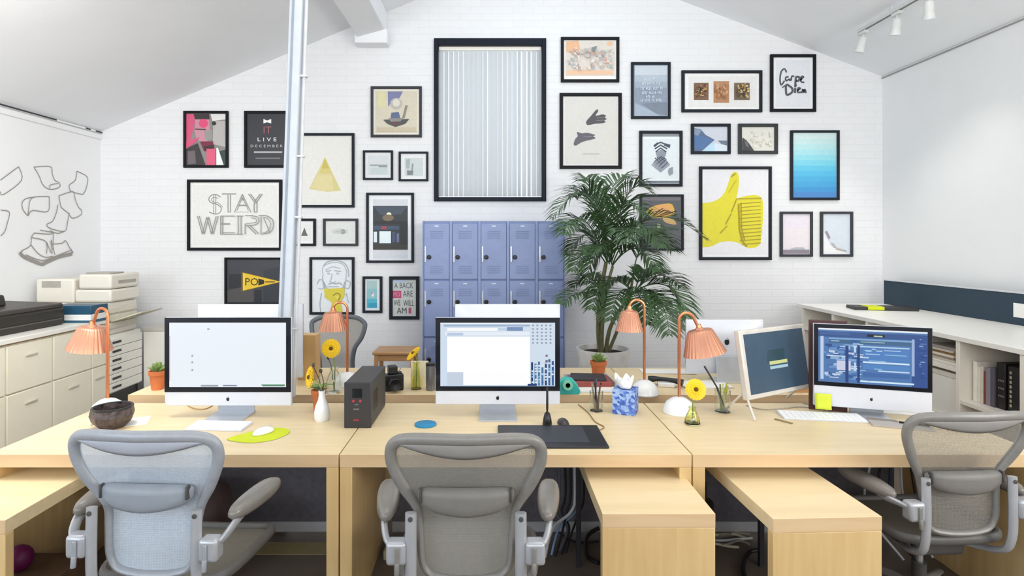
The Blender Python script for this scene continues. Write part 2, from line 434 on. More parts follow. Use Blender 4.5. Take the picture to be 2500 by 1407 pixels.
# leaning white service pole between the two desk rows, with a thin conduit clipped to it
YP = 3.305
p_lo, p_hi = W(699, 770, YP), W(727, 0, YP)
dirp = (p_hi - p_lo) / (p_hi.z - p_lo.z)
base = p_lo - dirp * p_lo.z
topz = 1.0
for _ in range(20):
    q = base + dirp * topz; topz = gable(q.x) - .025
pole = thing('service_pole', (base.x, base.y, 0), 'white leaning floor to ceiling service pole between the two desk rows', 'pole')
b = MB(); dv = Vector((dirp.x, 0, 1))
r = .036
b.hexa([(-r, -r, 0), (r, -r, 0), (r, r, 0), (-r, r, 0)], [tuple(dv * topz + Vector(q)) for q in ((-r, -r, 0), (r, -r, 0), (r, r, 0), (-r, r, 0))])
b.build('pole_shaft', M('pole_white', 'C6CCD4', rough=.4, var=.03), pole, bevel=.008)
b = MB()
g0 = dv * .05 + Vector((-.012, -r - .004, 0)); g1 = dv * (topz - .05) + Vector((-.012, -r - .004, 0))
b.hexa([tuple(g0 + Vector(q)) for q in ((-.006, 0, 0), (.006, 0, 0), (.006, .006, 0), (-.006, .006, 0))], [tuple(g1 + Vector(q)) for q in ((-.006, 0, 0), (.006, 0, 0), (.006, .006, 0), (-.006, .006, 0))])
b.build('cable_channel', M('pole_groove', '8F9AA6', rough=.5), pole)
b = MB(); b.tube([dv * .76 + Vector((.064, -.01, 0)), dv * (topz - .02) + Vector((.05, -.01, 0))], .009, 10)
b.build('conduit', M('conduit_paint', 'CDD0D2', rough=.45), pole)
for zz in (1.15, 1.79, 2.14, 2.6):
    b = MB(); q = dv * zz; b.box((q.x + .03, -.025, zz - .006), (q.x + .074, .01, zz + .006)); b.build('clip', M('clip_white', 'D5D8DC', rough=.4), pole, bevel=.003)
b = MB(); b.box((-.06, -.045, 0), (.06, .06, .012)); b.build('foot_plate', ALU, pole, bevel=.003)

# track with spotlights on the right roof slope
def ceil_pt(px, py, drop=0.0):
    ax = (px - CX) / F; az = (CY - py) / F; k = (ZA - ZR) / (XR - XA)
    Y = (ZR + k * XR - drop - EYE) / (az + k * ax)
    return Vector((ax * Y, Y, EYE + az * Y))
tp = ceil_pt(2106, 72, .07)
xt = tp.x; zt = gable(xt) - .07
tr_ = thing('light_track', (xt, tp.y, zt), 'white ceiling track carrying spotlights above the right side', 'lighting track')
b = MB(); b.box((-.018, -3.2, -.014), (.018, .05, .018)); b.build('rail', M('track_white', 'D4D6D4', rough=.4), tr_, bevel=.004)
b = MB(); b.box((-.008, -3.2, -.017), (.008, .03, -.0145)); b.build('rail_slot', M('track_slot', '6C6E70', rough=.5), tr_)
for yy in (-.4, -1.5, -2.6):
    b = MB(); b.tube([(0, yy, .016), (0, yy, .066)], .008); b.build('hanger', ALU, tr_)
SPW = M('spot_white', 'DADCDA', rough=.35)
def spot(px, py, label, flip):
    y = (xt * F / (px - CX))
    t = thing('spotlight', (xt, y, zt - .018), label, 'spotlight', group='track spotlights on the right roof slope')
    b = MB(); b.box((-.02, -.05, -.03), (.02, .05, -.001)); b.build('adapter', SPW, t, bevel=.004)
    b = MB(); b.tube([(0, 0, -.03), (0, 0, -.07)], .008); b.build('stalk', SPW, t)
    b = MB(); R = Matrix.Translation((0, 0, -.075)) @ Matrix.Rotation(math.radians(14), 4, 'X') @ Matrix.Rotation(math.radians(10 * flip), 4, 'Y')
    b.T = R; b.lathe([(.0, .02), (.028, .018), (.034, 0), (.036, -.07), (.046, -.115), (.046, -.122), (.04, -.122)], 20); b.build('head', SPW, t)
    b = MB(); b.T = R; b.lathe([(.0, -.112), (.039, -.112), (.039, -.1215), (0, -.1215)], 20); b.build('lens', M('spot_lens', 'FFFFFF', rough=.3, emit=2.2), t)
    l = bpy.data.lights.new('spot_beam', 'SPOT'); l.energy = 26; l.spot_size = math.radians(85); l.spot_blend = .8; l.shadow_soft_size = .05; l.color = (1, .95, .88)
    lo = bpy.data.objects.new('spot_beam', l); COL.objects.link(lo); lo.parent = t; lo.location = R @ Vector((0, 0, -.14)); lo.rotation_euler = (math.radians(14), math.radians(10 * flip), 0)
    return t
spot(2107, 100, 'white track spotlight at the far left end of the ceiling track', 1)
spot(2190, 60, 'white track spotlight in the middle of the ceiling track', 0)
spot(2268, 15, 'white track spotlight nearest the top edge of the view', -1)

# line drawing of papers flying out of a box, on the left wall
def LW(px, py):               # pixel on the left wall -> (Y, z)
    Y = F * (-XL) / (CX - px); return (Y, EYE - (py - CY) * Y / F)
dr = [[(45,407),(0,440)],[(45,407),(52,440),(8,475),(0,468)],[(82,408),(122,407),(127,425),(133,440),(143,446),(146,455),(136,461),(124,463)],[(82,408),(95,430),(103,450),(118,462),(136,461)],[(121,461),(122,452),(141,448)],
      [(187,418),(212,432),(211,455),(204,472),(195,474),(170,467)],[(187,418),(183,440),(168,453),(172,467)],[(119,480),(85,481),(72,490),(68,520),(66,527)],[(85,481),(63,485),(53,495),(55,512),(67,527)],[(119,480),(116,516),(78,514),(68,527)],
      [(143,478),(177,468),(182,485),(190,505),(198,514),(196,525),(176,533),(165,520),(150,508),(146,498),(143,478)],[(140,500),(136,520),(127,540),(113,548),(118,556),(135,562),(158,564),(164,540),(168,520)],
      [(158,564),(140,570),(120,563)],[(0,513),(21,518),(16,545),(10,565),(0,576)],[(96,562),(130,568)],[(81,570),(75,580),(72,600),(52,612)],[(75,580),(110,590),(112,620)],[(81,569),(120,572),(128,570),(127,610)],[(74,598),(90,618),(108,628),(127,626)],[(127,596),(150,594),(158,588),(170,608)],
      [(112,592),(125,620),(122,585),(132,622)]]
b = MB(); nline = [0]
def wline(pts, w):
    nline[0] += 1
    Q = [LW(*p) for p in pts]
    Q = [(v.x, v.y) for v in catmull([Vector((q[0], q[1])) for q in Q], 4)] if len(Q) > 2 else Q
    b.ribbon(Q, w, nline[0] * .0003)
for L in dr: wline(L, .009)
wline([(46,616),(58,628),(100,646)], .03); wline([(100,646),(140,628),(174,620)], .034); wline([(52,612),(48,620)], .014); wline([(170,608),(176,618)], .016)
wline([(60,622),(98,636),(128,628),(168,612)], .01)
b.v = [(XL + .003 + v[1], v[0], v[2]) for v in b.v]
tag(b.build('wall_drawing', M('wall_pen', '98948F', rough=.7), smooth=0), 'grey line drawing of papers flying out of a box on the left wall', 'drawing')

# ================================================================== desks
def desk(name, x0, x1, y0, y1, label, group):
    t = thing(name, ((x0 + x1) / 2, (y0 + y1) / 2, 0), label, 'desk', group=group)
    hx = (x1 - x0) / 2 - .003; hy = (y1 - y0) / 2
    b = MB(); b.box((-hx, -hy, DZ - .055), (hx, hy, DZ)); b.mi[2] = 1; b.build('desk_top', [BIRCH, EDGESH], t, bevel=.0015)
    for s in (-1, 1):
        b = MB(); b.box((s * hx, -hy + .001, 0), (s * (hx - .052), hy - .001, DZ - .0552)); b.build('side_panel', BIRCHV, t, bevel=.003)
    return t
SEAM = [-2.153, -.649, .855, 2.36]
near = ['left birch desk holding the computer with a blank pale screen', 'middle birch desk with the black drawing tablet', 'right birch desk with the angled computer and old grey monitor']
far = ['far left birch desk behind the blank pale screen', 'far middle birch desk holding the camera and paper tray', 'far right birch desk behind the old grey monitor']
for k in range(3):
    desk('desk', SEAM[k], SEAM[k + 1], 2.44, 3.22, near[k], 'birch desks of the near row')
    desk('desk', SEAM[k], SEAM[k + 1], 3.39, 4.12, far[k], 'birch desks of the far row')
mp = ['dark grey felt screen under the left desk', 'dark grey felt screen under the middle desk', 'dark grey felt screen under the right desk']
for k in range(3):
    t = thing('modesty_screen', ((SEAM[k] + SEAM[k + 1]) / 2, 3.238, 0), mp[k], 'screen', group='felt screens under the near desks')
    hx = .66
    b = MB(); b.box((-hx, -.012, .05), (hx, .012, .66)); b.build('screen_panel', DARKF, t, bevel=.004)
    for s in (-1, 1):
        b = MB(); b.box((s * .55 - .02, -.012, 0), (s * .55 + .02, .018, .05)); b.build('foot', ALU, t, bevel=.003)
    b = MB(); b.box((-hx, -.018, .02), (hx, -.0125, .075)); b.build('bottom_trim', ALU, t)
def bench(xc, y0, w, d, rz, label, extra=0):
    t = thing('pull_out_bench', (xc, y0, 0), label, 'bench', rz=rz, group='birch benches pushed under the desks')
    b = MB(); b.box((-w / 2, 0, .585), (w / 2, d, .638)); b.mi[2] = 1; b.build('bench_top', [BIRCH, EDGESH], t, bevel=.0015)
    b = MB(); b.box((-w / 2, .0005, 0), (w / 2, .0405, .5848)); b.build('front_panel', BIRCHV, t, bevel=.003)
    for sx in (-1, 1):
        b = MB(); b.box((sx * (w / 2 - .03) - .012, d - .05, 0), (sx * (w / 2 - .03) + .012, d - .026, .5848)); b.build('rear_leg', CHARP, t, bevel=.002)
bench(.622, 2.13, .42, .82, 0, 'birch waterfall bench right of the middle chair, under the middle desk')
bench(1.232, 2.10, .41, .85, math.radians(2.5), 'birch waterfall bench under the right desk, beside the rightmost chair')
bench(-1.975, 2.08, .42, .85, 0, 'birch waterfall bench at the lower left corner, under the left desk')

# ================================================================== left wall cabinets, copier, drawer unit
XC = -3.45
def cabinet(y0, y1, label):
    t = thing('filing_cabinet', ((XC + XL) / 2, (y0 + y1) / 2, 0), label, 'cabinet', group='cream filing cabinets along the left wall')
    hx = (XC - XL) / 2; hy = (y1 - y0) / 2 - .002
    b = MB(); b.box((-hx + .01, -hy, .08), (hx - .02, hy, .905)); b.build('carcass', CREAM, t, bevel=.003)
    b = MB(); b.box((-hx + .03, -hy + .02, 0), (hx - .06, hy - .02, .0798)); b.build('plinth', CHARP, t)
    for z0, z1 in ((.10, .545), (.556, .898)):
        b = MB(); b.box((hx - .0198, -hy + .006, z0), (hx, hy - .006, z1)); d = b.build('drawer_front', CREAM, t, bevel=.004)
        b = MB(); b.box((hx + .001, -.055, z1 - .10), (hx + .012, .055, z1 - .085)); b.build('handle', M('cream_handle', 'D2CCBC', rough=.4), d, bevel=.003)
cy = [3.62, 4.076, 4.514, 4.95, 5.14]
cl = ['cream two drawer cabinet at the left edge under the black plotter', 'cream two drawer cabinet under the far end of the black plotter', 'cream two drawer cabinet under the stacked navy box, behind the pink lamp shade', 'narrow cream cabinet end next to the small black handled drawers']
for k in range(4): cabinet(cy[k], cy[k + 1], cl[k])
b = MB(); b.box((XL + .01, 3.62, .92), (XC + .015, 5.14, .954)); tag(b.build('cabinet_worktop', WHITE, bevel=.003), 'white worktop running over the cream cabinets on the left', 'worktop')
b = MB(); b.box((XL + .03, 3.63, .9055), (XC - .03, 5.13, .9195)); tag(b.build('worktop_spacer', OAK), 'thin brown strip under the white worktop of the cream cabinets', 'strip')
# black roll plotter
t = thing('plotter', (-3.82, 4.2, .954), 'long black plotter lying on the cream cabinets at the left edge', 'printer')
b = MB(); b.prism([(-.28, 0), (.22, 0), (.235, .03), (.235, .13), (.19, .185), (-.28, .2)], -.62, .62); b.build('housing', M('plotter_black', '2A2622', rough=.4, var=.1), t, bevel=.012)
b = MB(); b.tube([(.21, -.6, .165), (.21, .6, .165)], .022, 12); b.build('roller', M('plotter_gloss', '3E3A36', rough=.2), t)
b = MB(); b.box((.2352, -.58, .05), (.242, .58, .06)); b.build('paper_slot', M('plotter_slot', '57524C', rough=.4), t)
b = MB(); b.prism([(-.27, .2005), (0, .192), (-.02, .275), (-.27, .29)], -.5, .32); b.build('roll_cover', M('plotter_cover', '2E2B28', rough=.45), t, bevel=.01)
# stack of flat boxes on the cabinet
def flatbox(z, h, mat, label, x0=-3.78, x1=-3.425):
    b = MB(); b.box((x0, 4.90, 0), (x1, 5.12, h))
    return tag(b.build('storage_box', mat, loc=(0, 0, z), bevel=.003), label, 'box', 'flat boxes stacked on the cream cabinets')
flatbox(.954, .02, M('teal_box', '2B5A72', rough=.5), 'thin teal flat box at the bottom of the stack on the cabinets')
flatbox(.9745, .05, M('white_box', 'E8EAEA', rough=.5), 'white flat box in the middle of the stack on the cabinets')
flatbox(1.025, .075, M('navy_box', '24506B', rough=.4), 'navy blue box on top of the stack beside the black plotter')
# white drawer unit with black finger pulls, copier on top
t = thing('drawer_unit', (-3.82, 5.425, 0), 'white drawer unit with black pulls under the copier', 'drawer unit')
b = MB(); b.box((-.36, -.245, .26), (.35, .245, .79)); b.build('carcass', WHITE, t, bevel=.003)
b = MB(); b.box((-.34, -.23, 0), (.33, .23, .2598)); b.build('plinth', BLACKP, t)
for k in range(6):
    z0 = .275 + k * .082
    b = MB(); b.box((.3502, -.236, z0), (.37, .236, z0 + .077)); d = b.build('drawer_front', WHITE, t, bevel=.003)
    b = MB(); b.box((.3705, -.205, z0 + .03), (.374, -.085, z0 + .05)); b.build('pull', BLACKP, d)
t = thing('copier', (-3.83, 5.43, .79), 'cream office copier standing on the white drawer unit', 'copier')
COP = M('copier_cream', 'E3DFD3', rough=.45, var=.012); COPD = M('copier_trim_grey', 'A9A59C', rough=.5)  # cream for the copier body, grey for its vents and control panel
b = MB(); b.box((-.33, -.22, 0), (.33, .23, .30)); b.box((-.33, -.2, .30), (.02, .23, .52)); b.build('body', COP, t, bevel=.02, seg=3)
b = MB(); b.box((.025, -.2, .305), (.36, .23, .42)); b.box((.06, -.2, .425), (.36, .23, .56)); b.build('scanner', COP, t, bevel=.02, seg=3)
b = MB(); b.box((.10, -.16, .561), (.32, .05, .575)); b.build('lid_vent', COPD, t, bevel=.004)
b = MB(); b.box((-.27, -.2035, .44), (-.10, -.2005, .5)); b.build('vent_grille', COPD, t)
for z in (.06, .13, .2):
    b = MB(); b.box((.3305, -.2, z), (.352, .2, z + .055)); b.build('paper_tray', M('tray_front', 'D6D0C2', rough=.5), t, bevel=.006)
b = MB(); b.hexa([(.352, -.19, .12), (.6, -.15, .2), (.6, .2, .2), (.352, .2, .12)], [(.352, -.19, .132), (.6, -.15, .212), (.6, .2, .212), (.352, .2, .132)]); b.build('output_tray', M('tray_cream', 'CFCBB4', rough=.5), t, bevel=.003)
b = MB(); b.box((.3605, -.1, .47), (.364, .16, .5)); b.build('control_panel', COPD, t)
t = thing('side_cabinet', (-3.19, 5.93, 0), 'plain white low cabinet in the corner right of the drawer unit', 'cabinet')
b = MB(); b.box((-.27, -.22, .02), (.30, .22, .76)); b.build('carcass', WHITE, t, bevel=.003)
b = MB(); b.box((-.28, -.235, .7602), (.31, .23, .79)); b.build('cabinet_top', M('side_top', 'CFCBC2', rough=.5), t, bevel=.003)
for s in (0, 1):
    b = MB(); b.box((-.265 + s * .284, -.236, .03), (.013 + s * .284, -.2205, .755)); d = b.build('door', WHITE, t, bevel=.003)

# ================================================================== right wall shelf unit
XS, ZS = 3.2, 1.0
t = thing('bookshelf', (3.65, 4.4, 0), 'long low white open bookshelf along the right wall', 'bookshelf')
SHW = M('shelf_white', 'F1EBDF', rough=.4, var=.01)
b = MB(); b.box((-.45, -2.2, ZS - .035), (.585, 1.62, ZS)); b.build('shelf_top', M('shelf_top_white', 'F4F2EC', rough=.35, var=.01), t, bevel=.003)
b = MB(); b.box((.40, -2.19, .06), (.43, 1.54, ZS - .036)); b.build('back_board', SHW, t)
b = MB(); b.box((-.42, -2.19, 0), (.42, 1.54, .0598)); b.build('plinth', SHW, t)
ys = [3.47 - .48 * 2, 3.47 - .48, 3.47, 3.95, 4.43, 4.91, 5.40, 5.92]
for y in ys:
    b = MB(); b.box((-.44, y - .016 - 4.4, .0602), (.3995, y + .016 - 4.4, ZS - .0355)); b.build('upright', SHW, t, bevel=.002)
for k in range(len(ys) - 1):
    zz = [.535] if k in (0, 1, 2) else [.38, .745]
    for z in zz:
        b = MB(); b.box((-.435, ys[k] + .0165 - 4.4, z), (.3995, ys[k + 1] - .0165 - 4.4, z + .028)); b.build('shelf', SHW, t, bevel=.002)
# navy felt panel on the counter against the wall
t = thing('pin_panel', (4.12, 4.3, ZS), 'long navy felt pinboard standing on the white bookshelf', 'pinboard')
b = MB(); b.box((-.03, -2.3, 0), (.02, 1.68, .245)); b.build('felt_panel', NAVY, t, bevel=.004)
b = MB(); b.box((-.034, -2.3, .246), (.024, 1.68, .256)); b.build('edge_strip', ALU, t)
ta = W(2486, 754, 1400 * 4.08 / 1286)
b = MB(); b.box((-.033, ta.y - 4.3 - .1, .06), (-.0305, ta.y - 4.3 + .05, .17)); b.build('white_note', PAPER, t)
# flat things on the counter
q = D(2160, 757, ZS)
b = MB(); b.box((-.27, -.13, 0), (.27, .1, .022)); b.box((-.26, -.12, .0222), (-.02, .08, .03))
t = thing('folder', (q.x, q.y + .05, ZS), 'black folder with a lime stripe lying on the white bookshelf', 'folder', rz=math.radians(-12))
b = MB(); b.box((-.27, -.12, 0), (.27, .1, .03)); b.build('cover', M('folder_black', '2C2D2E', rough=.5), t, bevel=.006)
b = MB(); b.box((-.16, -.1205, .004), (-.02, .06, .034)); b.build('lime_band', LIME, t, bevel=.002)
# books, magazines and boxes in the shelf
def bk(y, z, w, h, d, mat, label, grp, lean=0.0, x=-.40, name='book'):
    b = MB(); b.box((0, -w / 2, 0), (d, w / 2, h))
    o = b.build(name, mat, loc=(3.65 + x, y, z), rot=(lean, 0, 0), bevel=.002)
    return tag(o, label, 'book' if name == 'book' else 'box', grp)
zb = .5635
cols = [('F2EEE6', 'tall white book standing leftmost in the right open compartment'), ('E9E3D4', 'cream book second from the left in the right open compartment'), ('D9D2C6', 'pale beige book third from the left in the right open compartment'), ('7A3B2C', 'thin red brown book beside the black books on the shelf'), ('8C8590', 'grey mauve book leaning against the black books'), ('5A5560', 'dark grey book just left of the big black books')]
y = 3.92
for (c, lb), w, h in zip(cols, (.03, .025, .022, .014, .035, .03), (.27, .24, .25, .22, .25, .26)):
    y -= w / 2 + .002; bk(y, zb, w, h, .2, M('book_' + c, c, rough=.6), lb, 'books in the right open compartment', x=-.36); y -= w / 2
t = thing('album', (3.3, y - .035, zb), 'big black album with pale dots on the shelf, beside the dark grey book', 'book', group=None)
b = MB(); b.box((0, -.033, 0), (.24, .033, .30)); b.build('cover', M('album_black', '1E1B1A', rough=.4), t, bevel=.003)
b = MB()
for i in range(9): b.box((-.002, -.024 + .016 * (i % 3), .08 + .05 * (i // 3)), (-.0003, -.016 + .016 * (i % 3), .09 + .05 * (i // 3)))
b.build('spine_dots', M('album_dots', '8C8880', rough=.5), t)
y -= .07
t = thing('album', (3.31, y - .05, zb), 'big black album with a beige stripe on the shelf, rightmost of the black ones', 'book')
b = MB(); b.box((0, -.045, 0), (.24, .045, .29)); b.build('cover', MATS['album_black'], t, bevel=.003)
b = MB()
for i in range(8): b.box((-.002, .016, .03 + .03 * i), (-.0003, .03, .048 + .03 * i))
b.build('spine_stripe', M('album_stripe', 'B8AE8C', rough=.5), t)
# papers on the upper left compartment
pz = .7735
pal = ['E8E2D6', 'CFC5B6', 'A89A8C', 'E9DFD0', '8C6B3E', 'D8CFC2', 'B5ADA6']
lbs = ['pale magazine at the bottom of the stack behind the right screen', 'beige magazine second in the stack behind the right screen', 'taupe magazine third in the stack behind the right screen', 'cream magazine fourth in the stack behind the right screen', 'brown magazine fifth in the stack behind the right screen', 'light grey magazine sixth in the stack behind the right screen', 'grey magazine on top of the stack behind the right screen']
for i, c in enumerate(pal):
    b = MB(); b.box((0, -.15, 0), (.30, .15, .016))
    o = b.build('magazine', M('mag_' + c, c, rough=.6), loc=(3.25 + random.uniform(0, .04), 4.19 + random.uniform(-.03, .03), pz), bevel=.002); pz += .0165
    tag(o, lbs[i], 'magazine', 'magazines stacked in the shelf behind the right screen')
t = thing('file_box', (3.43, 4.19, .4085), 'white file box in the compartment right behind the angled computer', 'box')
b = MB(); b.box((-.19, -.2, 0), (.19, .2, .28)); b.build('box_body', WHITE, t, bevel=.004)
b = MB(); b.box((-.195, -.205, .2805), (.195, .205, .315)); b.build('box_lid', M('file_lid', 'E6E0D4', rough=.5), t, bevel=.004)
# ================================================================== framed pictures on the brick wall
FY = YB - .002
SP = FY / F
def pic(rect, label, fw=7, frame=BLACKF, bgc='F1F1EF', mat_in=None, shapes=(), depth=.026, kind='picture_frame'):
    x0, y0, x1, y1 = rect; cx, cyy = (x0 + x1) / 2, (y0 + y1) / 2
    c = W(cx, cyy, FY)
    t = thing(kind, (c.x, FY, c.z), label, 'picture')
    X = lambda p: (p - cx) * SP
    Z = lambda p: -(p - cyy) * SP
    b = MB(); ax, az = (x1 - x0) / 2 * SP, (y1 - y0) / 2 * SP; f = fw * SP
    for q in ([(-ax, az), (ax, az), (ax - f, az - f), (-ax + f, az - f)], [(-ax, -az), (-ax + f, -az + f), (ax - f, -az + f), (ax, -az)],
              [(-ax, -az), (-ax, az), (-ax + f, az - f), (-ax + f, -az + f)], [(ax, -az), (ax - f, -az + f), (ax - f, az - f), (ax, az)]):
        b.prism(q, -depth, -.001)
    b.build('frame', frame, t, bevel=.002, smooth=30)
    b = MB(); mats = []; yy = -.010
    def use(h):
        if h not in mats: mats.append(h)
        b.m = mats.index(h)
    use(bgc); b.box((-ax + f * .5, -.010, -az + f * .5), (ax - f * .5, -.002, az - f * .5))
    for sh in shapes:
        yy -= .00045; k = sh[0]; use(sh[1])
        if k == 'p': b.flat([(X(p[0]), Z(p[1])) for p in sh[2]], yy)
        elif k == 'o':
            P = catmull([Vector((X(p[0]), Z(p[1]))) for p in sh[2]], 4, closed=True); b.flat([(v.x, v.y) for v in P], yy)
        elif k == 'r': b.flat([(X(sh[2]), Z(sh[3])), (X(sh[4]), Z(sh[3])), (X(sh[4]), Z(sh[5])), (X(sh[2]), Z(sh[5]))], yy)
        elif k == 'l': b.ribbon([(X(p[0]), Z(p[1])) for p in sh[2]], sh[3] * SP, yy)
        elif k == 's':
            P = catmull([Vector((X(p[0]), Z(p[1]))) for p in sh[2]], 5); b.ribbon([(v.x, v.y) for v in P], sh[3] * SP, yy)
        elif k == 'e': b.disc(X(sh[2]), Z(sh[3]), sh[4] * SP, sh[5] * SP, yy)
        elif k == 't': b.text(sh[2], X(sh[3]), Z(sh[4]), sh[5] * SP, yy, font_w=(sh[6] * SP if len(sh) > 6 else None))
    b.build('print', [ink(h) for h in mats], t, smooth=0)
    return t
def rnd(a, b): return random.uniform(a, b)

# --- left of the pole
pic((450,272,559,410), 'black framed pink and grey print of a man in a bow tie', 6, BLACKF, '8E8A8A', shapes=[
    ('p','D9587F',[(456,279),(475,279),(477,300),(468,335),(458,358),(456,362)]), ('p','E3E3E1',[(515,279),(553,279),(553,292),(520,296)]),
    ('p','B9B6B4',[(522,296),(553,296),(553,360),(520,352)]), ('p','3A3436',[(474,279),(512,279),(513,292),(478,294)]), ('p','C98FA0',[(478,292),(512,292),(514,316),(508,345),(496,352),(480,338),(476,318)]),
    ('e','E0507C',498,302,11,11), ('l','4A3A40',[(478,316),(504,317)],3), ('p','9A9896',[(500,320),(520,318),(520,340),(504,345)]), ('e','2E2C2C',524,302,5,5),
    ('p','D9587F',[(456,345),(490,336),(474,352),(456,364)]), ('p','3A3838',[(456,364),(484,350),(503,404),(456,404)]), ('p','6E6468',[(460,370),(478,368),(480,400),(460,402)]),
    ('p','7A2840',[(490,346),(522,346),(522,366),(500,370),(494,356)]), ('p','3C2A30',[(500,358),(524,354),(524,368),(502,370)]), ('p','E0607E',[(506,364),(528,364),(528,404),(506,404)]), ('p','F0F4F2',[(530,362),(534,362),(548,404),(530,404)]), ('p','2E4440',[(538,370),(553,366),(553,404),(548,404)])])
pic((598,272,706,410), 'black poster with spaced white capitals, partly behind the white pole', 6, BLACKF, '34353A', shapes=[
    ('p','F4F4F2',[(644,291),(653,295),(663,291),(663,302),(653,299),(644,302)]), ('t','A05A66','IT',654,318,17), ('t','F0F0EE','L I V E',653,341,9,46), ('t','C9C9C9','D E C E M B E R',652,357,6,78),
    ('l','B5B5B8',[(621,372),(690,372)],4), ('l','77787E',[(625,387),(685,387)],3)])
G = '8F8F8D'
def dbl(pts, w=2.0): return ('l', G, pts, w)
stay = []
# STAY
stay += [('s',G,[(540,482),(530,476),(518,477),(511,486),(516,495),(530,499),(541,508),(538,519),(526,523),(512,518)],2.4), ('s',G,[(534,485),(524,482),(517,487),(522,493),(534,496),(545,506)],1.6), dbl([(523,474),(523,524)],1.6), dbl([(528,474),(528,524)],1.6),
    dbl([(543,474),(578,474)],2.4), dbl([(558,476),(558,518)],2), dbl([(564,476),(564,518)],2), dbl([(558,518),(564,518)]),
    dbl([(593,475),(574,518),(614,518),(593,475)],2.2), dbl([(593,482),(580,514)],1.6), dbl([(593,482),(608,514)],1.6), dbl([(584,502),(604,502)],3), dbl([(590,488),(597,488)],3),
    dbl([(608,474),(625,497)],2), dbl([(613,474),(628,494)],2), dbl([(642,474),(626,497)],2), dbl([(637,474),(622,494)],2), dbl([(622,496),(622,518)],2), dbl([(629,496),(629,518)],2), dbl([(622,518),(629,518)])]
# WEIRD
for o in (0, 5): stay += [dbl([(484+o,528),(496+o,572)],1.8), dbl([(496+o,572),(507+o,530)],1.8), dbl([(507+o,530),(518+o,572)],1.8), dbl([(518+o,572),(530+o,528)],1.8)]
stay += [dbl([(541,528),(541,572)],2), dbl([(546,528),(546,572)],2), dbl([(541,528),(576,528)],2), dbl([(541,547),(564,547)],3), dbl([(541,572),(576,572)],2), dbl([(546,568),(576,568)],1.5),
    dbl([(584,528),(584,572)],2), dbl([(591,528),(591,572)],2), dbl([(580,528),(596,528)],2), dbl([(578,572),(596,572)],2),
    dbl([(601,546),(601,572)],2), dbl([(601,527),(620,527)],2), ('s',G,[(616,527),(632,531),(634,543),(622,550),(602,550)],2), ('s',G,[(616,532),(627,535),(627,543),(604,546)],1.6), dbl([(612,550),(634,571)],2), dbl([(606,551),(628,572)],2),
    dbl([(640,527),(640,572)],2), dbl([(646,532),(662,570)],1.8), ('s',G,[(634,527),(652,527),(668,538),(669,556),(660,568),(640,572)],2), ('s',G,[(646,531),(656,534),(663,546),(661,558),(652,567),(644,568)],1.6)]
pic((459,439,690,612), 'wide black framed white print lettered STAY WEIRD', 7, BLACKF, 'E9E9E7', shapes=[('r','F2F2F0',468,448,681,603), ('r','E6E6E4',472,452,677,599)] + stay)
pic((550,629,718,744), 'dark framed photo of a yellow pennant, low behind the pole', 5, BLACKF, '3A3C44', shapes=[
    ('p','24262C',[(560,670),(600,668),(600,700),(560,706)]), ('p','4C4A4A',[(556,710),(620,694),(620,738),(556,738)]), ('p','1E2028',[(622,708),(640,708),(640,738),(622,738)]), ('p','2A3038',[(644,660),(690,650),(712,690),(690,738),(644,738)]),
    ('p','6A5420',[(590,663),(690,688),(590,713)]), ('p','E8C32C',[(594,666),(686,688),(594,710)]), ('l','F0D050',[(597,668),(597,708)],3), ('t','1E1A14','PO',616,688,18), ('p','1E1A14',[(632,680),(646,684),(646,693),(632,697)]), ('l','8A6A20',[(648,688),(672,688)],4)])
pic((722,326,866,507), 'pale print of a yellow watercolour triangle', 6, M('slate_frame', '20262E', rough=.55, spec=.2), 'DCDBD5', shapes=[('r','E6E5E0',730,334,858,500),
    ('p','D8CF96',[(794,384),(833,466),(800,469),(755,462)]), ('p','D6C878',[(794,384),(812,424),(780,424)]), ('p','DDD29A',[(778,428),(808,428),(820,462),(790,466),(764,458)]), ('p','D2CB86',[(812,424),(833,466),(815,466)]), ('p','C9B85A',[(794,388),(804,412),(786,412)])])
pic((906,212,1030,336), 'square grey framed vintage illustration in cream and blue', 6, GREYF, 'D9D4C4', shapes=[('r','E8E4D8',913,219,1023,329), ('r','D3CCB8',917,223,1019,325), ('p','D9D5A8',[(922,224),(940,224),(942,260),(924,264)]),
    ('p','7A7CA4',[(947,224),(984,224),(976,240),(956,250),(948,262)]), ('e','B9B6AE',968,254,15,14), ('e','DAD6CA',968,252,9,9), ('p','8A8678',[(990,258),(996,258),(988,290),(982,290)]), ('p','5E6A8C',[(956,276),(974,274),(978,290),(954,290)]),
    ('p','4E4E4E',[(936,293),(1000,291),(990,303),(966,311),(946,303)]), ('p','8C8A88',[(948,290),(985,289),(978,297),(955,298)]), ('l','7A3A3A',[(960,302),(972,302)],4), ('p','C8BCA2',[(920,312),(1016,312),(1016,322),(920,322)])])
pic((887,368,960,440), 'small square framed picture of a pale horizon, left of a matching one', 5, M('slate_frame', ''), 'E6E8EA', shapes=[('r','D3D8DA',898,380,949,428), ('l','9AA6A8',[(904,404),(946,404)],4), ('l','8A9698',[(925,407),(946,407)],4), ('r','C4D0CE',905,410,946,426)])
pic((974,371,1046,443), 'small square framed picture of a grey shape on pale green, next to the window', 5, M('slate_frame', ''), 'E8EAEC', shapes=[('r','CBD4D2',988,386,1033,430), ('p','A8B2B2',[(991,390),(1002,388),(1000,412),(992,412)]), ('l','8C9698',[(1008,400),(1006,420)],4), ('p','7C8488',[(994,416),(1010,418),(1008,428),(994,428)])])
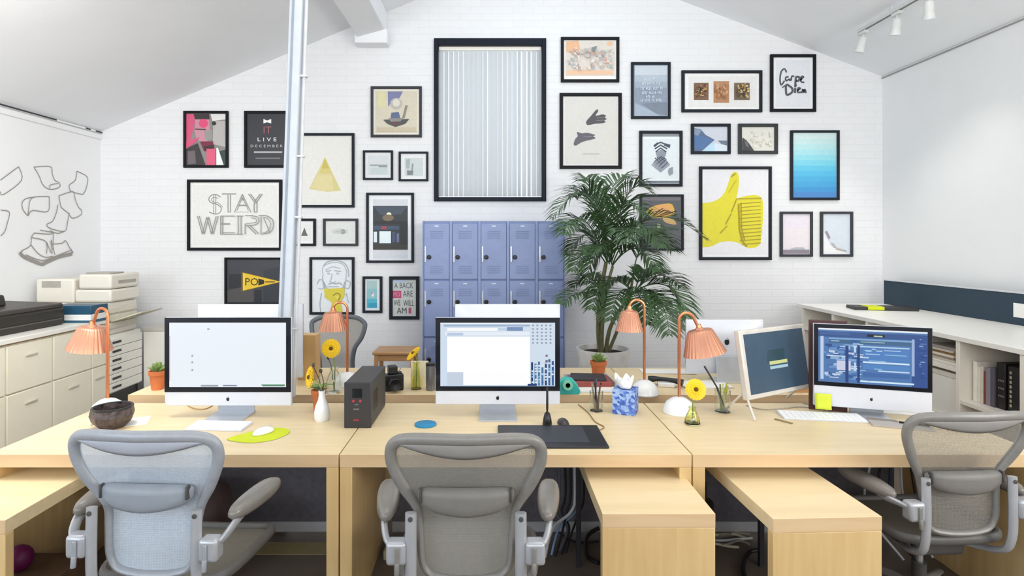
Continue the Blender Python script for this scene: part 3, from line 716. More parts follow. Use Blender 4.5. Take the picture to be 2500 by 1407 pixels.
pic((895,471,1011,642), 'framed photo of a dark shop interior with a wide white mat', 6, M('slate_frame', ''), 'DADEE4', shapes=[('r','EEF2F6',903,479,1003,634), ('r','D6DAE0',911,487,996,632), ('r','2C3036',911,503,996,610), ('p','3E4A5A',[(913,505),(994,505),(980,524),(930,526)]),
    ('e','F4F0D8',950,523,6,4), ('e','7A6A50',948,532,14,8), ('r','181A1E',914,540,994,548), ('r','36506A',913,552,975,561), ('r','B03848',932,553,944,560), ('r','DDF0F4',913,566,921,592), ('r','E6F4F6',927,565,955,594), ('r','3E4C70',958,566,966,592), ('r','6A7090',969,570,975,592), ('r','14161A',978,548,996,600), ('r','2C2A22',912,598,996,610)])
pic((717,534,772,601), 'tiny framed dark figure on white, right beside the pole', 6, BLACKF, 'EEF1F1', shapes=[('r','E4E6E4',732,548,760,588), ('p','5A5A58',[(744,556),(748,566),(752,576),(736,576),(740,566)])])
pic((790,534,875,601), 'small landscape framed sketch of a grey flower head', 6, GREYF, 'E6E8E6', shapes=[('r','DCDFDC',800,544,865,592), ('p','C9CCC8',[(812,562),(830,558),(850,562),(850,570),(830,572),(812,570)]), ('e','9A9C9A',838,566,6,6), ('l','B5B8B5',[(820,566),(838,566)],2)])
fl = 'A9B4BA'
pic((757,628,866,768), 'framed grey line portrait with a yellow collar, behind the copper lamp', 6, M('slate_frame', ''), 'E4EAEE', shapes=[('s',fl,[(790,672),(788,655),(800,645),(820,641),(838,646),(846,660),(845,676)],2), ('s',fl,[(795,660),(812,652),(832,656)],2), ('l',fl,[(796,663),(809,661)],2.4), ('l',fl,[(817,661),(833,663)],2.4), ('e','B5C0C6',803,668,4,2.4), ('e','B5C0C6',825,668,4,2.4), ('s',fl,[(790,650),(800,640),(820,636),(840,642),(850,656),(852,676)],3), ('s',fl,[(792,690),(800,706),(812,712),(826,711),(838,702),(843,688)],3), ('s',fl,[(796,700),(806,712),(818,716),(832,710)],2), ('s',fl,[(803,694),(812,691),(820,693),(830,691),(836,696)],3),
    ('s',fl,[(788,672),(792,700),(806,716),(826,716),(842,700),(846,674)],2), ('s','B0BBC2',[(812,668),(809,682),(806,687),(814,690),(821,687)],2), ('l',fl,[(800,700),(828,700)],2), ('s',fl,[(775,694),(782,682),(792,690),(790,704),(778,704)],2), ('s',fl,[(846,684),(856,690),(852,704),(842,702)],2), ('s',fl,[(786,716),(782,740),(784,762)],2), ('s',fl,[(846,716),(852,740)],2),
    ('p','D8CB3A',[(792,705),(842,703),(842,722),(832,738),(838,764),(806,764),(812,738),(794,726)]), ('s','9A8C28',[(814,722),(824,716),(832,722),(826,734)],3), ('p','E6DC60',[(818,724),(828,722),(826,732)])])
pic((886,675,934,764), 'narrow black framed teal picture with a tiny pink figure', 6, M('slate_frame', ''), 'E2E8EC', shapes=[('r','A9C8C6',896,685,921,752), ('r','8CC0C8',896,705,921,752), ('r','4DB4CA',896,730,921,752), ('r','2F9CC0',900,740,921,752), ('p','EDE6EE',[(907,720),(911,713),(914,722),(910,726)]), ('l','C04A6A',[(909,714),(909,719)],2)])
pic((951,675,1024,780), 'black framed poster of chunky grey and pink block capitals', 8, M('slate_frame', ''), 'CDD3CF', shapes=[('r','B9D0E4',960,684,990,690), ('t','4A5468','A BACK',986,697,14,46), ('r','C04870',959,710,980,728), ('t','E49AB4','PO',969,719,10,16), ('t','55585A','ARE',996,717,14,24),
    ('t','4C5254','WE',970,739,14,16), ('t','4C5052','WILL',998,740,14,26), ('t','4A4A4C','AM',981,758,14,24), ('t','C04870','I',1001,758,14,6)])
# --- right of the window
def speckle(x0, y0, x1, y1, cols, n, s):
    return [('r', random.choice(cols), *(lambda x, y, w, h: (x, y, x + w, y + h))(rnd(x0, x1 - s), rnd(y0, y1 - s), rnd(s * .4, s), rnd(s * .3, s))) for _ in range(n)]
pic((1369,92,1511,202), 'black framed pastel map print with orange patches, right of the window top', 7, BLACKF, 'F0EFEA', shapes=[('r','DCD5CC',1380,102,1500,186), ('p','E6B68E',[(1382,102),(1412,100),(1416,122),(1400,132),(1382,128)]), ('r','E8BE98',1482,102,1494,112), ('r','E9C4A4',1382,172,1496,184)] +
    speckle(1380,118,1500,176,['C3BDBA','D9B6A8','B7C3C0','E4DCD2','CDA99C','AEB3B8','E9D2C4'],90,9) + [('p','7E8684',[(1442,120),(1456,116),(1450,130),(1444,130)])])
pic((1366,228,1517,413), 'black framed print of two dark reaching hands', 8, BLACKF, 'D9D8D4', shapes=[('r','E6E5E2',1375,237,1509,405), ('r','D8D6D1',1379,240,1506,402),
    ('o','4E4D52',[(1456,268),(1460,272),(1454,283),(1470,280),(1479,283),(1476,288),(1481,291),(1475,295),(1478,299),(1468,302),(1452,303),(1434,306),(1431,297),(1442,284)]), ('l','8A888C',[(1456,289),(1474,287)],1.2), ('l','8A888C',[(1456,295),(1474,294)],1.2), ('o','5E5C66',[(1408,323),(1420,326),(1434,325),(1452,330),(1448,334),(1454,338),(1442,342),(1428,345),(1416,350),(1406,356),(1400,353),(1404,340),(1410,333)]), ('l','8E8C96',[(1424,333),(1446,335)],1.2), ('l','C3C0BC',[(1422,376),(1464,376)],3)])
q = []
for i, (w, yy) in enumerate(((30, 193), (44, 205), (52, 218), (46, 229), (26, 239), (54, 248))):
    x = 1588 - w / 2
    while x < 1588 + w / 2 - 4:
        nl = random.choice((2, 3, 4, 5))
        for _ in range(nl):
            if x > 1588 + w / 2: break
            q.append(('r', 'D9E2EE', x, yy - 3.2, x + 1.1, yy + 3.2)); q.append(('r', 'D9E2EE', x, *random.choice(((yy - 3.2, x + 2.6, yy - 1.9), (yy - .7, x + 2.6, yy + .6), (yy + 1.9, x + 2.6, yy + 3.2))))); x += 3.6
        x += 2.6
pic((1540,153,1636,291), 'framed misty blue grey poster with lines of white writing', 6, M('slate_frame', ''), '8F9CAE', shapes=[('r','C9D2DC',1549,161,1628,184), ('r','B3BFCC',1549,184,1628,200), ('r','A2AFBF',1549,200,1628,215), ('p','A6B5C6',[(1549,252),(1580,266),(1612,284),(1549,284)]), ('p','7C8797',[(1566,254),(1628,250),(1628,282),(1600,276)])] + q)
pic((1663,173,1859,275), 'long framed row of three small brown photographs', 7, M('slate_frame', ''), 'E9E9E8', shapes=[('r','F3F3F2',1672,181,1852,267), ('r','E6E6E5',1680,187,1846,262), ('r','7C5E48',1693,203,1729,245), ('r','B98964',1741,199,1779,252), ('r','7A6A56',1791,203,1829,245)] +
    speckle(1696,206,1727,243,['C2A066','5A4434','D8B07A','8A7040','A8604A','3E3024'],46,6) + speckle(1743,206,1777,250,['C89A72','A5704C','D0A47E','B07E58'],30,8) + speckle(1794,206,1827,243,['C9AE78','5E503E','A98C54','3A3226','DDBE8C'],46,6))
cp = '55565C'
pic((1879,134,1990,274), 'framed white print of black brush script reading Carpe Diem', 7, BLACKF, 'E4E6EB', shapes=[('r','F2F3F6',1888,142,1982,267), ('r','E2E5EA',1893,148,1977,262),
    ('s',cp,[(1919,178),(1914,169),(1906,176),(1903,195),(1906,208),(1914,198)],4), ('s',cp,[(1924,188),(1917,190),(1918,198),(1926,194),(1927,199)],4), ('s',cp,[(1930,198),(1932,187),(1938,188)],4), ('s',cp,[(1940,214),(1942,190),(1950,190),(1948,198),(1942,198)],5), ('s',cp,[(1952,197),(1960,189),(1955,188),(1954,200),(1962,202)],4),
    ('s',cp,[(1908,215),(1918,208),(1922,206)],3), ('s',cp,[(1917,208),(1919,232),(1932,226),(1932,216),(1921,208)],5), ('s',cp,[(1940,216),(1939,228)],5), ('e',cp,1941,209,3,3), ('s',cp,[(1945,222),(1952,217),(1947,216),(1946,226),(1955,226)],4), ('s',cp,[(1957,228),(1958,219),(1961,226),(1963,219),(1966,228)],4)])
gq = '3F4A5A'
gsh = [('r','8E9498',1566,327,1659,334), ('r','F0F5F6',1567,336,1658,440), ('r','E0E9EC',1570,339,1655,438), ('r','6E7686',1567,442,1658,447), ('r','7E8A88',1567,449,1658,452)]
for k in range(3): gsh += [('l', gq, [(1600 - 2 * k, 372 - k * 8), (1612, 362 - k * 7), (1626 + 2 * k, 372 - k * 8)], 3.6)]
gsh += [('p', gq, [(1594,356),(1604,348),(1608,351),(1598,360)]), ('p', gq, [(1622,350),(1636,354),(1634,362),(1620,356)])]
gsh += [('p','8C94A2',[(1600,374),(1613,366),(1626,374),(1622,386),(1633,400),(1612,418),(1592,400),(1604,386)])]
for k in range(4): gsh += [('l', gq, [(1596 + 6 * k, 396 + 5 * k), (1614 + 5 * k, 382 + 5 * k)], 2), ('l', gq, [(1598 + 5 * k, 386 - k), (1614 + 4 * k, 402 - 4 * k)], 2)]
gsh += [('l','8C98A8',[(1590,402),(1612,420),(1634,402)],2.4), ('p','8A93A0',[(1632,412),(1641,408),(1642,424),(1634,430),(1630,420)])]
pic((1560,320,1665,456), 'framed print of a dark blue geometric stacked figure on pale aqua', 7, M('slate_frame', ''), 'DCE8EB', shapes=gsh)
pic((1686,303,1782,377), 'small framed photo of a blue mountain slope', 7, M('slate_frame', ''), 'CED4E0', shapes=[('p','586C8C',[(1693,313),(1710,316),(1722,330),(1744,342),(1728,356),(1712,370),(1693,370)]), ('p','4E73A4',[(1693,330),(1716,334),(1742,344),(1722,360),(1704,366),(1693,362)]), ('p','8496B0',[(1693,314),(1712,318),(1704,332),(1693,330)]), ('p','BFE0F4',[(1712,370),(1734,354),(1750,350),(1744,370)]), ('p','DCE8F2',[(1744,350),(1774,356),(1774,370),(1744,370)]), ('p','6A7A8C',[(1752,344),(1774,344),(1774,356),(1760,352)])])
pic((1801,303,1897,377), 'small framed photo of pale sand with a dark corner', 8, M('green_black_frame', '232A2A', rough=.4), 'DEDCD2', shapes=[('r','E4E2D8',1810,312,1888,369)] + speckle(1830,320,1886,366,['CFCBB8','E9E7DC','D5D2C4'],40,6) + [('p','403F46',[(1810,337),(1820,344),(1832,360),(1838,369),(1810,369)]), ('p','6E6C70',[(1814,342),(1822,348),(1826,362),(1818,358)])])
bands = ['CFE6E6','C3E3E4','B5E0E3','A5DBE4','8FD5E3','79CDE2','62C1E1','54B6DF','4AAAD9','45A0D4','3F94CE','4A86C6']
pic((1928,319,2047,489), 'framed print fading from pale aqua to deep blue', 6, M('slate_frame', ''), 'DFF0F0', shapes=[('r', c, 1935, 327 + i * 13, 2040, 327 + (i + 1) * 13.2) for i, c in enumerate(bands)])
th = [(1711,604),(1711,604),(1711,497),(1711,497),(1738,493),(1756,484),(1768,470),(1776,450),(1784,428),(1792,420),(1801,425),(1803,445),(1800,470),(1798,484),(1818,479),(1842,477),(1856,482),(1862,500),(1861,540),(1858,575),(1853,598),(1836,606),(1820,604),(1810,597),(1788,590),(1760,591),(1735,602)]
ol = 'A8961C'
ln = [('l', ol, [(1805 + 4 * (i % 2), 498 + i * 9), (1856, 494 + i * 9)], 2.2) for i in range(12)]
pic((1706,407,1882,635), 'large framed print of a yellow thumbs up hand', 7, M('slate_frame', ''), 'E9EAEE', shapes=[('r','F5F5F6',1714,415,1875,627), ('r','E8E8EC',1718,418,1870,622), ('o','E2D824',th)] + ln + [('s',ol,[(1797,486),(1790,505),(1784,518)],2.4), ('s',ol,[(1784,522),(1770,548)],2.4), ('s',ol,[(1774,552),(1756,570)],2.2), ('l',ol,[(1802,498),(1804,560),(1812,590),(1822,602)],3.4), ('l',ol,[(1808,495),(1809,556),(1817,588)],2), ('l',ol,[(1798,486),(1858,484)],2.2), ('l',ol,[(1784,432),(1794,424)],3), ('l','C6BC20',[(1796,440),(1778,470)],1.5)])
pic((1561,475,1668,612), 'dark framed picture of an orange mushroom shape, partly behind the palm', 5, M('slate_frame', ''), '50535A', shapes=[('r','6E6A72',1568,482,1660,490), ('r','3F4A50',1567,545,1620,606), ('o','E0B040',[(1576,522),(1584,510),(1600,502),(1632,497),(1643,504),(1645,524),(1630,530),(1600,532)]), ('o','E8A860',[(1600,505),(1630,500),(1640,512),(1630,526),(1600,524)]), ('p','D9C890',[(1580,524),(1600,532),(1590,534)]), ('o','C9A468',[(1618,532),(1640,534),(1650,548),(1630,546),(1620,540)]), ('p','A9AC94',[(1604,545),(1612,548),(1610,585),(1602,575)])])
pic((1903,517,1982,627), 'small framed pale pink sky picture with a dark strip of land', 6, GREYF, 'E6DEE8', shapes=[('r','E8E0EA',1911,525,1975,605), ('r','EAE2E6',1911,560,1975,605), ('r','8E8690',1911,610,1975,620), ('p','B4BAC0',[(1928,608),(1940,604),(1960,604),(1966,610),(1928,610)])])
pic((2001,517,2080,627), 'small framed pale picture of a broken diagonal shoreline, at the far right', 6, GREYF, 'D6DEE8', shapes=[('p','F0F0F2',[(2009,565),(2026,600),(2070,620),(2009,620)]), ('p','9A90A0',[(2012,566),(2018,564),(2026,580),(2022,586)]), ('p','B4B4B8',[(2026,592),(2034,594),(2042,606),(2034,606)]), ('p','B8B4B0',[(2040,604),(2066,612),(2064,616),(2038,610)])])

# ================================================================== lockers
LY = 5.80; ls = F / LY
lx0 = (1031 - CX) / ls; lx1 = (1380 - CX) / ls; lw = (lx1 - lx0) / 5; ltop = EYE + 50 / ls
t = thing('locker_bank', ((lx0 + lx1) / 2, LY + .19, 0), 'periwinkle blue bank of metal lockers against the brick wall', 'lockers')
hx = (lx1 - lx0) / 2
b = MB(); b.box((-hx, -.172, .08), (hx, .19, ltop)); b.build('carcass', LOCKD, t, bevel=.003)
b = MB()
for k in range(6):
    xk = -hx + k * lw; b.box((max(-hx, xk - .014), -.1925, .08), (min(hx, xk + .014), -.1722, ltop))
b.build('face_stiles', LOCK, t, bevel=.002)
b = MB(); b.box((-hx + .02, -.15, 0), (hx - .02, .17, .0798)); b.build('plinth', LOCKD, t)
hz = (ltop - .11) / 3
for k in range(5):
    for j in range(3):
        z1 = ltop - .025 - j * hz; z0 = z1 - hz + .02; xa = -hx + k * lw + .0165; xb = xa + lw - .033
        b = MB(); b.box((xa, -.19, z0), (xb, -.1722, z1)); d = b.build('door', LOCK, t, bevel=.004)
        b = MB()
        groups = ((z1 - .075, 4), (z0 + .135, 4)) if j == 0 else ((z1 - .075, 4),)
        for zt_, n_ in groups:
            for i in range(n_): b.box((xa + lw * .22, -.1935, zt_ - i * .022 - .009), (xb - lw * .22, -.1905, zt_ - i * .022))
        b.build('louvre', M('locker_louvre', '7D8DB6', rough=.5), d)
        lz = z1 - (.34 if j == 0 else .21)
        b = MB(); b.lathe([(0, 0), (.020, 0), (.022, .004), (.022, .014), (.014, .02), (0, .02)], 16)
        b.v = [(v[0] + xa + .052, -.1905 - v[2], v[1] + lz) for v in b.v]; b.build('lock_dial', BLACKP, d)
        b = MB(); b.box((xa + .006, -.2, lz - .05), (xa + .024, -.1905, lz + .11)); b.build('latch_plate', M('latch_pale', 'C9CFD8', rough=.3, metal=.3), d, bevel=.002)
        b = MB(); b.box(((xa + xb) / 2 - .02, -.1925, z1 - .032), ((xa + xb) / 2 + .02, -.1905, z1 - .02)); b.build('number_plate', M('plate_pale', 'D5DCEC', rough=.3), d)

# small oak stool against the wall
q = W(968, 868, 5.5)
t = thing('wooden_stool', (q.x, 5.5, 0), 'small light wooden stool standing before the brick wall left of the lockers', 'stool')
zt2 = EYE - (852 - CY) * 5.5 / F
b = MB(); b.box((-.2, -.16, zt2 - .03), (.2, .16, zt2)); b.build('seat', OAK, t, bevel=.008)
for sx in (-1, 1):
    for sy in (-1, 1):
        b = MB(); b.hexa([(sx*.19 - .018, sy*.15 - .018, 0), (sx*.19 + .018, sy*.15 - .018, 0), (sx*.19 + .018, sy*.15 + .018, 0), (sx*.19 - .018, sy*.15 + .018, 0)],
                         [(sx*.165 - .018, sy*.13 - .018, zt2 - .031), (sx*.165 + .018, sy*.13 - .018, zt2 - .031), (sx*.165 + .018, sy*.13 + .018, zt2 - .031), (sx*.165 - .018, sy*.13 + .018, zt2 - .031)])
        b.build('leg', OAK, t, bevel=.004)
b = MB(); b.box((-.16, -.14, zt2 - .09), (.16, -.125, zt2 - .0315)); b.build('apron', OAK, t, bevel=.003)

# ================================================================== palm in a white pot
PY = 5.05
pc = W(1472, 850, PY)
t = thing('potted_palm', (pc.x, PY, 0), 'tall green palm in a big white pot before the brick wall', 'plant')
pz = pc.z
b = MB(); b.lathe([(0, 0), (.15, 0), (.165, .02), (.225, pz - .08), (.235, pz - .02), (.235, pz), (.215, pz), (.205, pz - .05), (0, pz - .05)], 32)
b.build('pot', M('pot_marble', 'F3F1EC', rough=.35, var=.1, scale=9), t)
b = MB(); b.lathe([(0, pz - .035), (.205, pz - .045)], 24); b.build('soil', SOIL, t)
def PP(px, py, dy=0.0): v = W(px, py, PY + dy); return Vector((v.x - pc.x, dy, v.z))
def stem(pts, r0, r1):
    P = catmull([PP(*p) for p in pts], 6); n = len(P)
    b = MB(); b.tube(P, [r0 + (r1 - r0) * i / (n - 1) for i in range(n)], 8); b.build('stem', STEMG, t)
stem([(1468, 868, .02), (1462, 800, .03), (1466, 720, .03), (1480, 640, .0)], .03, .016)
stem([(1478, 868, -.03), (1490, 800, -.08), (1525, 740, -.1), (1548, 712, -.1)], .02, .012)
stem([(1470, 868, -.05), (1470, 810, -.07), (1478, 720, -.05), (1496, 650, -.05)], .018, .012)
stem([(1482, 868, .05), (1510, 800, .06), (1535, 730, .05), (1548, 660, .06)], .017, .010)
def frond(p0, p1, p2, L=.3, n=25, droop=.40, w=.016):
    R = bez(p0, p1, p2, n); b = MB(); b.tube(R, [.0065 * (1 - .75 * i / n) for i in range(n + 1)], 5)
    for i in range(int(n * .16), n + 1):
        f = i / n; T = (R[min(i + 1, n)] - R[max(i - 1, 0)]).normalized()
        side = T.cross(Vector((0, 0, 1)))
        if side.length < .15: side = T.cross(Vector((0, 1, 0)))
        side.normalize(); upv = side.cross(T).normalized()
        ln_ = 1.2 * L * (math.sin(PI * min(1, .18 + .82 * f)) ** .6 * .9 + .14) * random.uniform(.88, 1.08)
        for sgn in (-1, 1):
            for off in ((0, .5) if i % 2 == 0 else (0,)):
                if off and i == n: continue
                P0 = R[i] + (R[min(i + 1, n)] - R[i]) * off
                d0 = (side * sgn * .72 + T * .72 + upv * .16 + Vector((random.uniform(-.08, .08),) * 3)).normalized()
                mid = P0 + d0 * ln_ * .5; tip = P0 + d0 * ln_ * .92 + Vector((0, 0, -droop * ln_ * random.uniform(.35, .7)))
                wv = T.cross(d0).cross(d0).normalized() * w * .5
                v0, v1, v2, v3, v4 = P0 - wv * .4, P0 + wv * .4, mid + wv, mid - wv, tip
                i0, i1, i2, i3, i4 = (b.pt(v) for v in (v0, v1, v2, v3, v4))
                b.face((i0, i1, i2, i3)); b.face((i3, i2, i4))
    b.build('frond', LEAF, t, smooth=0)
fr = [((1490,640,0),(1462,372,-.05),(1350,530,-.25),.30), ((1484,640,0),(1470,400,.15),(1545,436,.3),.26), ((1490,640,0),(1500,430,-.25),(1568,520,-.45),.28), ((1482,640,0),(1420,470,-.3),(1380,570,-.5),.26),
      ((1496,645,0),(1570,450,-.15),(1722,584,-.3),.30), ((1484,640,0),(1440,520,.2),(1388,620,.35),.24), ((1480,645,0),(1430,560,-.2),(1402,660,-.45),.22), ((1496,648,0),(1580,520,.1),(1640,610,.2),.28), ((1490,640,0),(1440,430,.2),(1404,480,.4),.24), ((1488,640,0),(1515,500,-.35),(1530,590,-.75),.24),
      ((1550,712,-.1),(1590,655,-.1),(1625,668,-.1),.2), ((1550,712,-.1),(1640,655,-.25),(1676,770,-.4),.28), ((1550,712,-.1),(1620,690,-.4),(1634,815,-.7),.28), ((1550,712,-.1),(1570,640,0),(1578,664,.1),.18), ((1545,714,-.1),(1480,640,-.2),(1445,752,-.4),.22), ((1480,735,0),(1420,690,-.2),(1372,742,-.4),.22),
      ((1548,714,-.1),(1560,700,-.35),(1580,790,-.55),.22), ((1545,714,-.1),(1510,660,.1),(1478,700,.25),.2), ((1548,662,.06),(1560,560,.1),(1655,560,.25),.26), ((1496,652,-.05),(1470,560,-.3),(1440,620,-.6),.22)]
fr += [((1490,640,0),(1452,400,.25),(1420,440,.45),.24), ((1492,640,0),(1520,400,-.1),(1590,470,-.2),.24), ((1486,640,0),(1400,520,.1),(1376,560,.2),.26), ((1492,642,0),(1545,480,-.3),(1610,600,-.55),.28), ((1488,645,0),(1460,560,.2),(1430,690,.3),.22),
       ((1480,735,0),(1440,640,.2),(1400,700,.35),.22), ((1550,712,-.1),(1610,640,.15),(1662,700,.3),.24), ((1550,715,-.1),(1600,700,-.2),(1660,800,-.3),.24), ((1545,715,-.1),(1510,680,-.35),(1490,780,-.5),.22), ((1496,648,0),(1560,560,-.2),(1600,660,-.4),.24)]
for p0, p1, p2, L in fr: frond(PP(*p0), PP(*p1), PP(*p2), L)
# ================================================================== computers
def apple(b, cx, cz, s, y):
    P = [(0, .62), (.3, .78), (.62, .62), (.5, .3), (.66, -.1), (.42, -.62), (.16, -.78), (0, -.7), (-.16, -.78), (-.46, -.6), (-.68, -.05), (-.58, .5), (-.3, .76)]
    b.flat([(cx + p[0] * s, cz + p[1] * s) for p in P], y); b.flat([(cx + .02 * s, cz + .84 * s), (cx + .2 * s, cz + 1.25 * s), (cx + .32 * s, cz + 1.3 * s), (cx + .22 * s, cz + .95 * s)], y)
def computer(loc, rz, w, label, screen=None, group=None, geo=None):
    k = w / .65
    t = thing('desktop_computer', loc, label, 'computer', rz, group)
    H = .454 * k; z0 = .063 * k; z1 = z0 + H; hw = w / 2; chin = .071 * k
    if geo: z0, H, chin = geo; z1 = z0 + H
    b = MB()                  # front slab and swollen back as one shell
    n, m = 20, 14
    def back(u, v):
        x = (u - .5) * 2; z = v; e = (1 - abs(x) ** 3.0) * (1 - abs(2 * z - 1) ** 3.0)
        return (x * hw, .008 + .045 * k * max(0, e) ** .8, z0 + z * H)
    b.grid(back, n, m); b.box((-hw, -.012, z0), (hw, .0082, z1)); b.build('aluminium_body', ALUW, t, bevel=.004)
    b = MB(); b.box((-hw + .0005, -.0145, z0 + chin), (hw - .0005, -.0121, z1 - .0005)); b.build('black_bezel', M('bezel_black', '10131C', rough=.15, coat=.3), t, bevel=.001)
    bz = .026 * k
    if screen:
        mats = []; b = MB(); yy = -.0148
        def use(h, e):
            if (h, e) not in mats: mats.append((h, e))
            b.m = mats.index((h, e))
        sx0, sx1, sz0, sz1 = -hw + bz, hw - bz, z0 + chin + bz, z1 - bz
        for sh in screen:
            h, e, x0, y0, x1, y1 = sh[1:7]; use(h, e)
            X = lambda u: sx0 + (sx1 - sx0) * u
            Z = lambda v: sz1 - (sz1 - sz0) * v
            b.flat([(X(x0), Z(y0)), (X(x1), Z(y0)), (X(x1), Z(y1)), (X(x0), Z(y1))], yy); yy -= .00012
        b.build('screen', [glow(*x) for x in mats], t, smooth=0)
    b = MB(); apple(b, 0, z0 + chin * .48, .0125 * k, -.0125); b.build('chin_logo', BLACKP, t, smooth=0)
    b = MB(); apple(b, 0, z0 + H * .60, .030 * k, .06 * k); b.v = [(-v[0], v[1], v[2]) for v in b.v]; b.build('rear_logo', BLACKP, t, smooth=0)
    b = MB(); fw = .098 * k
    b.hexa([(-fw, -.10 * k, 0), (fw, -.10 * k, 0), (fw, .10 * k, 0), (-fw, .10 * k, 0)], [(-fw, -.10 * k, .006), (fw, -.10 * k, .006), (fw, .10 * k, .01), (-fw, .10 * k, .01)])
    P = [(.085, .008), (.098, .008), (.078, .22), (.062, .22)]
    i = [(x, y * k, z * k) for x in (-fw * .98, fw * .98) for (y, z) in P]
    b.hexa([i[0], i[4], i[5], i[1]], [i[3], i[7], i[6], i[2]]); b.build('stand', M('stand_aluminium', 'C4C9D0', rough=.32, metal=.4), t, bevel=.002)
    return t
def R(h, e, x0, y0, x1, y1): return ('r', h, e, x0, y0, x1, y1)
W_ = lambda px, py, Y: W(px, py, Y)
# 1: pale blank screen
sc1 = [R('EEF5FC', 1.06, 0, 0, 1, 1), R('FAFDFF', 1.0, 0, 0, 1, .02), R('FFFFFF', 1, 0, .02, .012, 1), R('A9B4C0', .8, .325, .09, .345, .11)] + [R('B8C4D2', .8, .19, y, .205, y + .03) for y in (.5, .6, .72)] + [R('A9B5C4', .8, .27, .965, .42, .99), R('8FA0B8', .8, .46, .965, .58, .985), R('7ABF8A', .8, .79, .955, .99, .975), R('4E6A70', .8, .8, .975, .99, .985), R('D4C0DC', .9, 0, .2, .008, .9)]
c = W(559, 1035, 2.955)
computer((c.x, 2.955, DZ), 0, .65, 'front left computer with a blank pale screen', sc1, 'computers facing the camera')
sc2 = [R('DDEBFA', .95, 0, 0, 1, 1), R('F4FAFF', 1, 0, 0, .8, .02), R('A9C0E0', .9, .03, .03, .78, .06), R('C8DCF4', .95, .1, .085, .62, .12), R('FFFFFF', 1.05, .06, .085, .5, .13), R('7E9CC8', .9, .58, .07, .72, .13), R('EEF6FF', 1, .04, .14, .78, .2), R('C2D6EE', .95, .06, .16, .2, .2), R('FFFFFF', 1.1, .06, .22, .78, .97), R('D6E6F8', 1, .02, .2, .06, .98), R('D2DEEE', .95, .06, .78, .2, .98), R('FFFFFF', 1.08, .2, .78, .78, .985), R('B7D6F0', .95, .02, .985, 1, 1)]
sc2 += [R('9CA8C0', .85, .8 + .038 * i, .03 + .055 * j, .815 + .038 * i, .055 + .055 * j) for i in range(5) for j in range(6)]
for i in range(7):
    hgt = random.uniform(.15, .42); sc2.append(R(random.choice(['2C4F9C', '3C78BC', '1F3F80', '4E8CC4']), .7, .79 + .03 * i, .97 - hgt, .79 + .03 * i + .018, .985))
for i in range(7):
    for j in range(8):
        if random.random() < .62: x = .795 + .029 * i; y = .62 + .043 * j; sc2.append(R(random.choice(['E8F6FF', 'F4FBFF', '8CC4E8', 'B8E0F4', '2C56A8']), .95, x, y, x + .016, y + .026))
sc2 += [R('9A7A9C', .7, .915, .5, .935, .53), R('8C7C9C', .7, .915, .58, .935, .62), R('2A4E96', .7, .76, .955, .84, .99)]
c = W(1215, 1035, 2.98)
computer((c.x, 2.98, DZ), 0, .645, 'front middle computer with a white document window on screen', sc2, 'computers facing the camera')
sc3 = [R('5E8FD0', .75, 0, 0, 1, 1), R('F0F8FF', 1, 0, 0, 1, .03), R('3E66AC', .7, 0, .06, 1, .16), R('4C78BE', .7, .02, .07, .3, .12), R('1A1C24', .4, .46, .085, .62, .13), R('C9DCC4', .85, .52, .1, .6, .125), R('8CB8E4', .85, .1, .17, .88, .2), R('4E7CA8', .7, .1, .2, .88, .27), R('9CC8E8', .85, .12, .22, .2, .24), R('A9D0E0', .85, .4, .22, .62, .235), R('BCDCF8', .95, .38, .3, .84, .325), R('3A62B0', .7, .86, .1, 1, 1), R('B0C8F0', .85, .86, .14, .885, .8)]
sc3 += [R('5A94DC', .8, .42, .34, .84, .58), R('D8EEFF', 1, .42, .58, .84, .61), R('5F9AE0', .8, .42, .63, .84, .72), R('C8E4FF', .95, .56, .73, .84, .755), R('4C7CC4', .75, .42, .78, .84, .86), R('D8F0FF', 1, .38, .93, .88, .96)]
sc3 += [R('C9DDF8', .95, .02, .15, .05, .95)] + [R(random.choice(['2E56A0', 'B8D4F8', '7AA6E0', '3868B4', 'DCEBFF', '9CC4F0']), .8, x, y, x + random.uniform(.02, .09), y + random.uniform(.02, .06)) for x, y in [(random.uniform(.05, .36), random.uniform(.2, .9)) for _ in range(70)]] + [R(random.choice(['BFDCFA', 'E4F2FF', '9CC8F0']), .95, x, y, x + random.uniform(.03, .2), y + .015) for x, y in [(random.uniform(.05, .66), random.uniform(.16, .95)) for _ in range(26)]]
sc3 += [R('D8DCF4', .95, .17, .58, .3, .76), R('2E5098', .7, .25, .3, .28, .98), R('2A4C94', .7, .36, .28, .385, .98), R('C8E4FA', .95, .33, .3, .35, .42), R('C8E4FA', .95, .33, .6, .35, .76)]
sc3 += [R(random.choice(['2C4C9C', 'A9C0EC', '6888C8']), .75, .9 + random.random() * .06, y, .93 + random.random() * .06, y + .02) for y in [.12 + .04 * i for i in range(18)]]
c = W(2127, 1010, 2.95)
computer((1.957, 2.96, DZ), -math.radians(18), .528, 'angled right computer showing a busy blue window', sc3, 'computers facing the camera', (.042, .432, .108))
for px, Y, w, lb in ((612, 3.57, .65, 'white back of the far left computer, seen behind the blank pale screen'), (1239, 3.57, .65, 'white back of the far middle computer, in front of the lockers'), (1768, 3.74, .50, 'white back of the far right computer with a black apple, behind the copper lamp')):
    c = W(px, 900, Y); computer((c.x, Y, DZ), PI, w, lb, None, 'computers on the far desks seen from behind')
